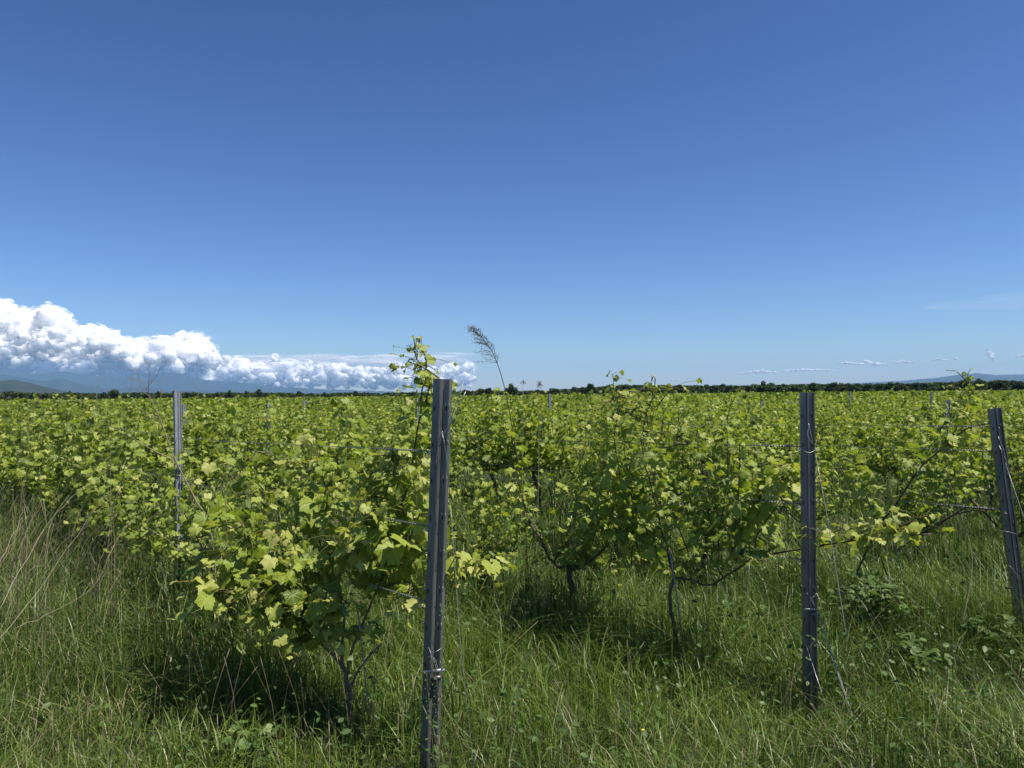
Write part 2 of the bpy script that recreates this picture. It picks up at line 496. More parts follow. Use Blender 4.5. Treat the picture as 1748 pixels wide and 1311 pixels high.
for i in range(560):
    px = rc.uniform(290, 806)
    yt = float(np.interp(px, tx, ty)) + rc.uniform(0, 5) + 5 * math.sin(px * 0.09) * math.sin(px * 0.031)
    r = rc.choice([3.5, 4.5, 6, 8, 11]) * rc.uniform(0.8, 1.1) * (1.0 if px < 600 else 0.8)
    lo = 664
    py = yt + r * 1.1 + (rc.random() ** 1.1) * max(0, lo - yt - r * 2)
    small_bank.append(lobe(px, py, r, rc.uniform(-1500, 2500)))
for i in range(90):                             # smaller lit turrets on the near side of the base
    px = rc.uniform(-120, 345)
    yt = float(np.interp(px, tx, ty))
    big.append(lobe(px, yt + (636 - yt) * rc.uniform(0.35, 0.95), rc.uniform(4.5, 10), -2300 - rc.uniform(0, 900)))
c1 = cloud_mesh('cumulus_cloud', big, M_cloud, 1, fringe=130.0)
tag(c1, 'tallest billowing white cumulus cloud towering over the blue mountains', 'cloud')
c2 = cloud_mesh('cumulus_cloud', small_bank, M_cloud, 2, kids=(8, 6), voxel=44.0, amp=0.8, fringe=90.0)
tag(c2, 'long low bank of small white cloud turrets reaching behind the tallest post', 'cloud')
# thin sheet drawn out behind the turrets
vb = MB()
rq = random.Random(3)
for q in range(16):
    pm = rq.uniform(400, 780); hw_ = rq.uniform(45, 130); pa, pb = pm - hw_, min(815, pm + hw_)
    ya = rq.uniform(604, 628) + (8 if pm < 450 else 0); th = rq.uniform(3, 8) + (5 if ya > 614 else 0); dd = rq.uniform(4200, 7000)
    cc = at((pa + pb) / 2, ya, CD + dd)
    S = np.array([(pb - pa) / 2, 60, th]) * PX * (CD + dd) / CD
    vb.stamp(ICO3[0], ICO3[1], None, np.diag(S)[None], cc[None], np.array([0.5]))
tag(vb.build('veil_cloud', M_veil), 'thin pale flat veil of cloud above the long low cloud bank', 'cloud')
vb = MB()
for (pa, pb, y0, y1) in [(1570, 1850, 528, 512), (1680, 1900, 508, 500)]:
    a = at(pa, y0, CD); b_ = at(pb, y1, CD)
    S = np.array([np.linalg.norm(b_ - a) / 2, 2500, 2.6 * PX])
    vb.stamp(ICO3[0], ICO3[1], None, np.diag(S)[None], ((a + b_) / 2)[None], np.array([0.5]))
tag(vb.build('cirrus_cloud', cloud_mat('cirrus', (0.0, 0.07))), 'faint streak of high thin cloud above the leaning post', 'cloud')
puffs = [
    (1265, 637, 10, 2.0, 'faintest of the tiny cloud wisps low over the dark woods'),
    (1300, 634, 22, 4.5, 'small broken group of cloud tufts just before the long flat one'),
    (1380, 631, 38, 3.6, 'long flat thin cloud over the second steel post'),
    (1446, 619, 11, 4.5, 'small round cloud first after the long flat one'),
    (1484, 619, 20, 6.0, 'brightest puffy little cloud with two bumps on its top'),
    (1541, 617, 16, 4.0, 'small wedge-shaped cloud after the brightest puffy one'),
    (1603, 613, 10, 4.0, 'small low cloud third from the frame edge in the row of clouds'),
    (1629, 612, 9, 2.5, 'thin short cloud dash beside the tip of a tall vine shoot'),
    (1690, 606, 7, 6.0, 'small cloud standing steep like a slanted tuft over the leaning post'),
    (1745, 607, 10, 3.5, 'small cloud cut by the edge of the picture'),
    (1148, 648, 14, 2.0, 'very faint thin cloud just above the dark woods'),
]
for k, (px, py, hw, hh, lab) in enumerate(puffs):
    L_ = []
    r0 = random.Random(40 + k)
    hw *= 1.15; hh *= 1.5
    nl = max(5, int(3.6 * hw / hh))
    for q in range(nl):
        u = -1 + 2 * q / (nl - 1)
        rr = hh * 0.62 * (1 - 0.45 * abs(u)) * r0.uniform(0.75, 1.1)
        yy = py + hh * 0.3 - r0.random() * hh * 0.5 * (1 - abs(u))
        if 'slanted' in lab: yy = py + u * hh * 0.9
        L_.append(lobe(px + u * hw * (0.6 if 'slanted' in lab else 1.0), yy, rr, r0.uniform(-500, 500)))
    o = cloud_mesh('small_cloud', L_, M_puff, 60 + k, levels=1, kids=(5,), shrink=(0.55,), up=0.1, flat=0.7, voxel=26.0, amp=0.10)
    tag(o, lab, 'cloud', 'small clouds in a row over the woods')


# ------------------------------------------------------------------ far trees
def tree_template(seed, H, W, leaves, tall=False):
    r = np.random.default_rng(seed)
    crown = MB()
    nc = 16
    cs = []
    for k in range(nc):
        a = r.uniform(0, 2 * math.pi); zz = r.uniform(0.18, 0.9)
        rad = W * 0.5 * math.sin(min(1, zz * 1.15) * math.pi) ** 0.6 * r.uniform(0.2, 0.85)
        cs.append([rad * math.cos(a), rad * math.sin(a), H * zz, W * r.uniform(0.14, 0.24)])
    cs = np.array(cs)
    pick = r.integers(0, nc, leaves)
    d = unit(r.normal(size=(leaves, 3)))
    P = cs[pick, :3] + d * cs[pick, 3:4] * r.uniform(0.5, 1.08, (leaves, 1)) * np.array([1, 1, 0.85])
    P[:, 2] = np.maximum(P[:, 2], 0.1)
    nrm = unit(d * 0.7 + r.normal(size=(leaves, 3)) * 0.6); t1 = unit(np.cross(nrm, r.normal(size=(leaves, 3)))); t2 = np.cross(nrm, t1)
    S = r.uniform(0.18, 0.42, (leaves, 1)) * H / 8
    M = np.stack([t1 * S, t2 * S, nrm * S], -1)
    tv = np.array([[-1, -0.5, 0], [0.2, -1, 0.2], [1, 0.1, 0], [0.3, 1, 0.25], [-0.8, 0.7, 0]])
    crown.stamp(tv, [[0, 1, 2], [0, 2, 3], [0, 3, 4]], None, M, P, np.clip(0.5 + 0.25 * r.normal(size=leaves), 0, 1))
    tk = MB()
    tk.tube(spline([(0, 0, -0.5), (0.1, 0, H * 0.3), (-0.1, 0.1, H * 0.7)], 6), H * 0.025, H * 0.008, 6)
    for k in range(5):
        c = cs[k, :3]
        tk.tube(spline([(0, 0, H * 0.22), c * [0.5, 0.5, 0.75], c], 5), H * 0.012, H * 0.004, 4)
    return crown, tk


tree_t = []
for k in range(6):
    cr, tk = tree_template(100 + k, 8.0, [7.5, 9, 6.5, 10, 5.0, 8.5][k], 1500)
    e = empty('tree', (0, -60 - 12 * k, 0)); a = cr.build('crown', M_tree, e); b_ = tk.build('trunk', M_trunk, e)
    tree_t.append((e, a, b_))
tree_used = [False] * 6


def place_tree(k, x, y, z, s, rz, label, group=None, sz=1.0):
    e, a, b_ = tree_t[k]
    if tree_used[k]:
        e2 = e.copy(); col.objects.link(e2)
        for ch in (a, b_):
            c = ch.copy(); col.objects.link(c); c.parent = e2
        e = e2
        if 'group' in e: del e['group']
    tree_used[k] = True
    e.location = (x, y, z); e.rotation_euler = (0, 0, rz); e.scale = (s, s, s * sz)
    tag(e, label, 'tree', group)


special = [
    (1303, 651, 330, 1.05, 2, 'lone bushy tree rising above the even woods, near the second steel post'),
    (872, 655, 360, 1.0, 0, 'round dark tree at the foot of the tall reed plume'),
    (834, 662, 240, 0.75, 1, 'paler rounded tree just past the top of the tallest post'),
    (1008, 657, 430, 1.1, 3, 'wide dark tree where the continuous woods begin'),
    (1672, 649, 380, 1.1, 3, 'broad dark tree behind the tall upright vine shoot'),
    (1706, 650, 400, 1.1, 5, 'broad dark tree just past the tall upright vine shoot'),
    (196, 665, 420, 0.9, 1, 'dark tree under the dry branching weed, in the low tree line'),
    (392, 666, 450, 0.9, 4, 'small dark tree between the blue mountain and the vines, past the shaded post'),
    (442, 665, 440, 0.9, 5, 'wide dark tree in the low tree line below the mountain slope'),
    (1740, 651, 420, 1.1, 0, 'dark tree in the woods at the picture edge'),
]
for (px, py, D, wd, k, lab) in special:
    p = at(px, py, D); g = max(-6, float(gz(p[0], D)))
    s = (p[2] - g) / 8.0
    place_tree(k, p[0], D, g, s * wd, px * 1.7, lab, sz=1.0 / wd)
tl = [(-150, 664), (0, 667), (60, 667), (130, 668), (250, 668), (350, 667), (450, 668), (520, 669), (600, 668), (700, 668), (790, 664), (860, 664), (930, 664), (980, 662), (1050, 657), (1100, 657), (1200, 658), (1300, 656), (1380, 655), (1450, 655), (1550, 654), (1640, 651), (1748, 650), (1900, 650)]
tlx = [p[0] for p in tl]; tly = [p[1] + (3.0 if p[0] < 960 else 0.5) for p in tl]
rt = random.Random(9)
for i in range(150):
    px = -120 + i * 13.4 + rt.uniform(-6, 6)
    D = rt.uniform(430, 560)
    p = at(px, float(np.interp(px, tlx, tly)) + rt.choice([-4.5, -2, 0, 1, 2, 3]) * rt.uniform(0.4, 1.0) * (1.0 if px < 960 else 0.65), D)
    g = max(-6, float(gz(p[0], D)))
    s = max(0.45, (p[2] - g) / 8.0)
    wd = rt.uniform(0.95, 1.5) * (1.25 if px > 1000 else 1.0)
    place_tree(rt.randrange(6), p[0], D, g, s * wd, rt.uniform(0, 6.28), 'dark green tree in the far tree line beyond the vineyard', 'trees of the far tree line', 1.0 / wd)
# the mass of the wood behind and between them
r = np.random.default_rng(77)
nw = 60000
px = r.uniform(-160, 1900, nw)
D = r.uniform(560, 640, nw)
ytop = np.interp(px, tlx, tly) + 1.6 + np.where(px < 960, 2.6, 1.2) * (vnoise(px / 38.0, px * 0 + 2, 15) - 0.4) + 1.5 * (vnoise(px / 7.0, D / 30, 5) - 0.5) * 2
v = (np.array([(px - 874) / F, -(ytop - 655.5) / F, -np.ones(nw)]).T) @ R3.T
X = v[:, 0] / v[:, 1] * D; Zt = EYE + v[:, 2] / v[:, 1] * D
G = np.maximum(gz(X, D), -6)
Z = G + (Zt - G) * (1 - r.random(nw) ** 2.2 * 0.95)
nrm = unit(r.normal(size=(nw, 3)) + [0, -0.4, 0.5]); t1 = unit(np.cross(nrm, r.normal(size=(nw, 3)))); t2 = np.cross(nrm, t1)
S = r.uniform(0.4, 1.0, (nw, 1))
b = MB()
b.stamp(np.array([[-1, -0.5, 0], [0.2, -1, 0.2], [1, 0.1, 0], [0.3, 1, 0.25], [-0.8, 0.7, 0]]), [[0, 1, 2], [0, 2, 3], [0, 3, 4]], None, np.stack([t1 * S, t2 * S, nrm * S], -1), np.stack([X, D, Z], -1), np.clip(0.45 + 0.25 * r.normal(size=nw), 0, 1))
tag(b.build('woods', M_tree), kind='stuff')


# ------------------------------------------------------------------ vine leaf templates
def leaf_template(var, hi=True):
    rr = np.random.default_rng(900 + var)
    key = [(0, 1.0), (26, 0.74), (50, 0.93), (78, 0.62), (106, 0.76), (140, 0.60), (166, 0.46), (180, 0.10)]
    ka = np.array([k[0] for k in key], float); kr = np.array([k[1] for k in key]) * (1 + 0.07 * rr.normal(size=8))
    if hi:
        a = np.linspace(0, 172, 15)
    else:
        a = np.array([0, 26, 50, 78, 106, 150.0])
    rad = np.interp(a, ka, kr)
    if hi:
        rad[1::2] *= 0.93; rad[2::2] *= 1.05
    ang = np.concatenate([a, [180], -a[:0:-1]]); rd = np.concatenate([rad, [0.1], rad[:0:-1]])
    x = rd * np.sin(np.radians(ang)); y = rd * np.cos(np.radians(ang))
    if hi:                                   # an inner ring lets the blade bend
        x2, y2 = x[::2] * 0.5, y[::2] * 0.5
        n = len(x); m = len(x2)
        V = np.concatenate([np.stack([x, y], 1), np.stack([x2, y2], 1), [[0, 0]]])
        f3 = []
        for i in range(m):
            o0 = 2 * i; o1 = (2 * i + 1) % n; o2 = (2 * i + 2) % n if 2 * i + 2 < n else 0
            j = (i + 1) % m
            f3.append((n + i, o1, o0))
            if i < m - 1: f3.append((n + i, n + j, o1)); f3.append((n + j, o2, o1))
            else: f3.append((n + i, n + j, o1)) if n % 2 == 0 else f3.append((n + i, n + j, o0))
            f3.append((n + m, n + j, n + i))
    else:
        V = np.concatenate([np.stack([x, y], 1), [[0, 0]]]); n = len(x)
        f3 = [(n, (i + 1) % n, i) for i in range(n)]
    X_, Y_ = V[:, 0], V[:, 1]
    R_ = np.hypot(X_, Y_)
    ph = rr.uniform(0, 6)
    Z_ = 0.30 * np.abs(X_) - 0.26 * R_ ** 2 + 0.07 * np.sin(5 * np.arctan2(X_, Y_) + ph) * R_
    V3 = np.stack([X_, Y_, Z_], -1)
    return V3, np.array(f3), np.stack([X_, Y_], -1)


LEAF_HI = [leaf_template(k, True) for k in range(7)]
LEAF_LO = [leaf_template(k, False) for k in range(3)]


class Leaves:
    """Gathers blade positions, then stamps them."""
    def __init__(s, rng, hi=True):
        s.r = rng; s.P = []; s.Nn = []; s.T = []; s.S = []; s.C = []; s.hi = hi

    def put(s, p, out, size, tint, droop=0.7):
        r = s.r
        n = unit(out * 0.55 + np.array([0, 0, 0.75]) + r.normal(size=3) * 0.42)
        t = out * 0.7 + np.array([0, 0, -droop]) + r.normal(size=3) * 0.35
        t = unit(t - n * np.dot(t, n))
        s.P.append(p); s.Nn.append(n); s.T.append(t); s.S.append(size); s.C.append(tint)

    def flush(s, b):
        if not s.P: return
        P = np.array(s.P); n = np.array(s.Nn); t = np.array(s.T); S = np.array(s.S); C = np.array(s.C)
        x = np.cross(t, n)
        tm = LEAF_HI if s.hi else LEAF_LO
        var = s.r.integers(0, len(tm), len(P))
        asp = s.r.uniform(0.9, 1.12, len(P)); cup = s.r.uniform(0.2, 2.5, len(P))
        M = np.stack([x * (S * asp)[:, None], t * S[:, None], n * (S * cup)[:, None]], -1)
        for k, (tv, f, uv) in enumerate(tm):
            q = var == k
            b.stamp(tv, f, None, M[q], P[q], C[q], uv)


def grow(path, cb, lv, rng, leaf=0.062, step=0.055, r0=0.0045, r1=0.0012, tint=0.55, axis=None, petiole=True, extra=0.7, tipfade=0.35, start=0.06):
    """One shoot: a cane along path with alternate leaves on petioles; the leaves shrink and pale to the tip."""
    path = np.asarray(path, float)
    seg = np.linalg.norm(np.diff(path, axis=0), axis=1); cum = np.concatenate([[0], np.cumsum(seg)]); Lg = cum[-1]
    cb.tube(path, r0, r1, 4, tint=rng.uniform(0.1, 0.9))
    side = 1 if rng.random() < 0.5 else -1
    a0 = rng.uniform(0, 6.28)
    s = start
    while s < Lg:
        p = np.array([np.interp(s, cum, path[:, k]) for k in range(3)])
        f = s / Lg
        rem = (Lg - s)
        size = leaf * min(1.0, 0.30 + rem / tipfade * 0.7) * rng.uniform(0.72, 1.18)
        ang = a0 + (0 if side > 0 else math.pi) + rng.normal() * 0.6
        o = unit(np.array([math.cos(ang), math.sin(ang), rng.uniform(-0.1, 0.5)]))
        pl = size * rng.uniform(0.7, 1.3)
        q = p + o * pl
        tt = float(np.clip(tint + (0.32 if rem < 0.16 else 0) + rng.normal() * 0.16, 0, 1))
        lv.put(q, unit(o * [1, 1, 0]), size, tt)
        if petiole: cb.tube([p, p + o * pl * 0.5 + [0, 0, 0.006], q], 0.0013, 0.0009, 3, tint=0.9)
        for _x in range(int(extra + rng.random())):
            if rem < 0.1: break
            ang2 = ang + rng.uniform(1.2, 5.0)
            o2 = unit(np.array([math.cos(ang2), math.sin(ang2), rng.uniform(-0.4, 0.5)]))
            d2 = rng.uniform(0.05, 0.19)
            q2 = p + o2 * d2
            lv.put(q2, unit(o2 * [1, 1, 0]), size * rng.uniform(0.5, 0.95), float(np.clip(tint + 0.08 + rng.normal() * 0.18, 0, 1)))
            if petiole: cb.tube([p, (p + q2) / 2 + [0, 0, 0.01], q2], 0.0014, 0.0009, 3, tint=0.8)
        side = -side
        s += step * rng.uniform(0.75, 1.3)


def wig(a, b, rng, amp, n=6):
    a = np.array(a, float); b = np.array(b, float)
    t = np.linspace(0, 1, n)[:, None]
    p = a + (b - a) * t + rng.normal(size=(n, 3)) * amp * np.sin(t * math.pi)
    return p


def vine_parts(seed, hi=True, shoots=15, ztop=1.5, leaf=0.061, sparse=1.0, low=5):
    """A trained grapevine in its own axes (x along the row)."""
    rng = np.random.default_rng(seed)
    tb, cb = MB(), MB(); lv = Leaves(rng, hi)
    hd = np.array([rng.uniform(-0.05, 0.05), rng.uniform(-0.04, 0.04), rng.uniform(0.42, 0.56)])
    base = np.array([0, 0, -0.05])
    pth = spline([base, base + [rng.uniform(-0.04, 0.04), rng.uniform(-0.03, 0.03), 0.25], base + [rng.uniform(-0.05, 0.05), rng.uniform(-0.04, 0.04), 0.45], hd], 12)
    pth += rng.normal(size=pth.shape) * 0.004
    tb.tube(pth, 0.024 if hi else 0.02, 0.016, 7 if hi else 5)
    if rng.random() < 0.6:
        p2 = spline([base + [0.05, 0.02, 0], base + [0.09, 0.0, 0.3], hd + [0.02, 0, -0.02]], 9)
        tb.tube(p2, 0.014, 0.010, 5)
    arms = []
    for sgn in (-1, 1):
        en = np.array([sgn * rng.uniform(0.38, 0.55), rng.uniform(-0.05, 0.05), rng.uniform(0.52, 0.72)])
        a = spline([hd, hd + [sgn * 0.15, 0, rng.uniform(0.0, 0.10)], en], 10); a += rng.normal(size=a.shape) * 0.005
        tb.tube(a, 0.013, 0.007, 5); arms.append(a)
    for k in range(shoots):
        a = arms[k % 2]; p = a[rng.integers(1, len(a))]
        zt = ztop * rng.uniform(0.62, 1.0) ** 0.5 + rng.normal() * 0.05 + (rng.uniform(0.12, 0.30) if rng.random() < (0.09 if hi else 0.05) else 0)
        dx = rng.normal() * 0.18; dy = rng.normal() * 0.20
        top_ = np.array([p[0] + dx, p[1] + dy, zt])
        mid = (p + top_) / 2 + [dx * 0.4 + rng.normal() * 0.05, dy * 0.5 + rng.normal() * 0.05, 0]
        tip = top_ + [rng.normal() * 0.10, rng.normal() * 0.12, rng.uniform(-0.16, 0.03)]
        grow(spline([p, mid, top_, tip], 14), cb, lv, rng, leaf=leaf, step=0.058 / sparse, petiole=hi, extra=1.15 if sparse >= 1 else 0.5, tint=rng.uniform(0.40, 0.72))
    for k in range(low):                       # shoots that fell outward
        a = arms[k % 2]; p = a[rng.integers(2, len(a))]
        ang = rng.uniform(0, 6.28); rr = rng.uniform(0.25, 0.45)
        q = p + [rr * math.cos(ang) * 0.8, rr * math.sin(ang), rng.uniform(-0.30, 0.10)]
        grow(spline([p, (p + q) / 2 + [0, 0, 0.12], q], 10), cb, lv, rng, leaf=leaf, step=0.06, petiole=hi, tint=rng.uniform(0.34, 0.66))
    fb = MB(); lv.flush(fb)
    return tb, cb, fb


def make_vine(name_loc, rz, s, parts, mat):
    e = empty('grapevine', name_loc, rz, s)
    tb, cb, fb = parts
    ch = [tb.build('trunk', M_bark, e), cb.build('cane', M_cane, e), fb.build('foliage', mat, e)]
    return e, ch


# ------------------------------------------------------------------ the rows
P1 = np.array([-0.335, 3.15]); P2 = np.array([1.53, 3.96]); P3 = np.array([3.14, 4.7])
SL = 0.88                                    # rows run back and to the left: dx = -SL * dy
RD = np.array([-SL, 1.0]) / math.hypot(SL, 1.0)
RANG = math.atan2(RD[1], RD[0])


def row_start(k):
    if k == 0: return P1
    if k == 1: return P2
    return P3 + (k - 2) * np.array([1.75, 0.77])


def on_row(k, t):
    s = row_start(k)
    return np.array([s[0] - SL * t, s[1] + t])


def at_row(px, D):
    """The row crossing nearest to depth D along the line of sight of pixel column px."""
    m = (px - 874) / F
    best = None
    for k in range(0, 40):
        s = row_start(k)
        t = (s[0] - m * s[1]) / (SL + m)
        if t < 0: continue
        y = s[1] + t
        if best is None or abs(y - D) < abs(best[1] - D): best = (k, y)
    return best[0], np.array([m * best[1], best[1]])


HI_T = [vine_parts(200 + k, True, shoots=[10, 13, 8, 12, 9][k], ztop=[1.40, 1.52, 1.24, 1.46, 1.34][k]) for k in range(5)]
LO_T = [vine_parts(300 + k, False, shoots=[14, 16, 13, 15, 12][k], ztop=[1.32, 1.42, 1.24, 1.36, 1.28][k], leaf=0.064, low=6) for k in range(5)]
protos = {}
rv = random.Random(31)
spots = []
for k in range(0, 60):
    t = {0: 1.62, 1: 1.30, 2: 1.75}.get(k, 0.3 + rv.random() * 0.6)
    n = 0
    while True:
        p = on_row(k, t)
        D = p[1]
        if D > 62: break
        m = p[0] / D
        if abs(m) < 0.76 + 0.9 / D and not (k > 0 and n > 0 and rv.random() < (0.10 if D < 16 else 0.07)):
            spots.append((D, k, p[0], p[1], n))
        t += rv.uniform(0.66, 0.84)
        n += 1
spots.sort()
vis = [q for q in spots if q[0] < 40]
things = vis[:296]
DMAX = things[-1][0]
print('vines', len(things), 'to', DMAX)
ordw = ['first', 'second', 'third', 'fourth', 'fifth', 'sixth', 'seventh', 'eighth', 'ninth', 'tenth', 'eleventh', 'twelfth']
rown = {0: 'row of the tallest post', 1: 'row of the second steel post', 2: 'row of the leaning post'}
cnt = {}
for (D, k, x, y, n) in things:
    hi = D < 9.5
    key = (hi, rv.randrange(5))
    z = float(gz(x, y))
    s = 0.62 + 0.76 * float(fbm(np.array([x * 0.45]), np.array([y * 0.45]), 91, 3)[0]) ** 1.0 + rv.uniform(-0.07, 0.09)
    if rv.random() < 0.14: s *= rv.uniform(0.55, 0.8)
    if D > 10: s *= 0.93
    if k == 0 and n < 8: s = [0.86, 0.84, 0.84, 0.92, 1.02, 0.90, 1.08, 0.95][n]
    if k == 1 and n < 7: s = [1.06, 0.70, 0.95, 1.08, 0.75, 1.0, 0.85][n]
    if k == 2 and n < 6: s = [1.02, 0.80, 1.08, 0.72, 1.0, 0.9][n]
    if k == 3 and n < 6: s = [1.05, 0.85, 0.72, 1.05, 0.8, 1.0][n]
    if k == 2 and n == 0: s = 0.95
    rz = RANG + (math.pi if rv.random() < 0.5 else 0) + rv.uniform(-0.12, 0.12)
    if key not in protos:
        e, ch = make_vine((x, y, z), rz, s, (HI_T if hi else LO_T)[key[1]], M_leaf if hi else M_leaf_mid)
        protos[key] = (e, ch)
    else:
        e0, ch0 = protos[key]
        e = e0.copy(); col.objects.link(e)
        for c0 in ch0:
            c = c0.copy(); col.objects.link(c); c.parent = e
        e.location = (x, y, z); e.rotation_euler = (0, 0, rz); e.scale = (s, s, s)
    cnt[k] = cnt.get(k, 0) + 1
    if k in rown and cnt[k] < 8 and D < 10:
        idx = cnt[k]
        tag(e, '%s leafy grapevine counted from the post in the %s' % (ordw[idx], rown[k]), 'grapevine', 'grapevines')
        e['own'] = 1
    else:
        lab = 'green leafy grapevine among the others in the rows behind the front posts'
        tag(e, lab, 'grapevine', 'grapevines')

# ------------------------------------------------------------------ hero vine beside the tallest post
rg = np.random.default_rng(5)


def pl(*pts):
    return [at(*p) for p in pts]


def hero(name_px, D, trunk_paths, canes, label, leafsize=0.066, seed=1, bush=None, blobs=None):
    rng = np.random.default_rng(seed)
    b0 = at(name_px[0], name_px[1], D); z0 = float(gz(b0[0], D))
    e = empty('grapevine', (b0[0], D, z0))
    off = np.array([b0[0], D, z0])
    tb = MB(); wood = []
    for path, ra, rb in trunk_paths:
        pp = spline([np.array(q) for q in path], 16) - off
        pp += rng.normal(size=pp.shape) * ra * 0.15
        tb.tube(pp, ra * 0.72, rb * 0.72, 7); wood.append(pp)
    tb.build('trunk', M_pale_bark if seed == 3 else M_bark, e)
    for path, lf, st, tint, sh in canes:
        cb = MB(); lv = Leaves(rng, True)
        pp = spline([np.array(q) for q in path], 20) - off
        pp += rng.normal(size=pp.shape) * 0.004; wood.append(pp)
        grow(pp, cb, lv, rng, leaf=lf * 1.32, step=st * 0.72, r0=0.0055, r1=0.0016, tint=tint, extra=1.25, start=sh)
        c = cb.build('cane', M_cane, e)
        fb = MB(); lv.flush(fb)
        fb.build('foliage', M_leaf, c)
    for (cx, cyy, cd, rx, ry, n_) in (blobs or []):       # leafy side shoots
        sm = 0.55 if cyy < 670 else 1.0
        cb = MB(); lv = Leaves(rng, True)
        for k in range(n_):
            p = at(cx + rng.uniform(-rx, rx), cyy + rng.uniform(-ry, ry), cd + rng.uniform(-0.12, 0.15)) - off
            W_ = np.concatenate(wood); q0 = W_[np.argmin(((W_ - p) ** 2).sum(1))]
            cb.tube(spline([q0, (q0 + p) / 2 + rng.normal(size=3) * 0.02, p], 8), 0.003, 0.002, 4, tint=0.5)
            d = unit(rng.normal(size=3) * [1, 0.8, 0.7] + [-0.2, -0.2, -0.25]) * rng.uniform(0.14, 0.32) * sm
            grow(spline([p, p + d * 0.5 + [0, 0, 0.03], p + d], 8), cb, lv, rng, leaf=sm * leafsize * (1.12 if seed == 3 else 0.72) * rng.uniform(0.85, 1.25), step=0.045, extra=0.9, tint=rng.uniform(0.5, 0.75))
        c = cb.build('cane', M_cane, e); fb = MB(); lv.flush(fb); fb.build('foliage', M_leaf, c)
    if bush:                                   # the shoots that fill its part of the row
        cb = MB(); lv = Leaves(rng, True)
        n_, lo_, hi_, z0_, z1_ = bush
        for k in range(n_):
            u = rng.uniform(lo_, hi_); p = np.array([RD[0] * u, RD[1] * u, z0_ + rng.uniform(-0.08, 0.12)])
            q = p + [rng.normal() * 0.16, rng.normal() * 0.16, z1_ - z0_ - abs(rng.normal()) * 0.22]
            if k % 4 == 3: q = p + [rng.normal() * 0.22, rng.normal() * 0.22, rng.uniform(-0.2, 0.1)]
            grow(spline([p, (p + q) / 2 + rng.normal(size=3) * 0.05, q, q + rng.normal(size=3) * 0.08], 12), cb, lv, rng, leaf=0.052, step=0.058, extra=1.3, tint=rng.uniform(0.42, 0.68))
        c = cb.build('cane', M_cane, e); fb = MB(); lv.flush(fb); fb.build('foliage', M_leaf, c)
    return tag(e, label, 'grapevine', 'grapevines')


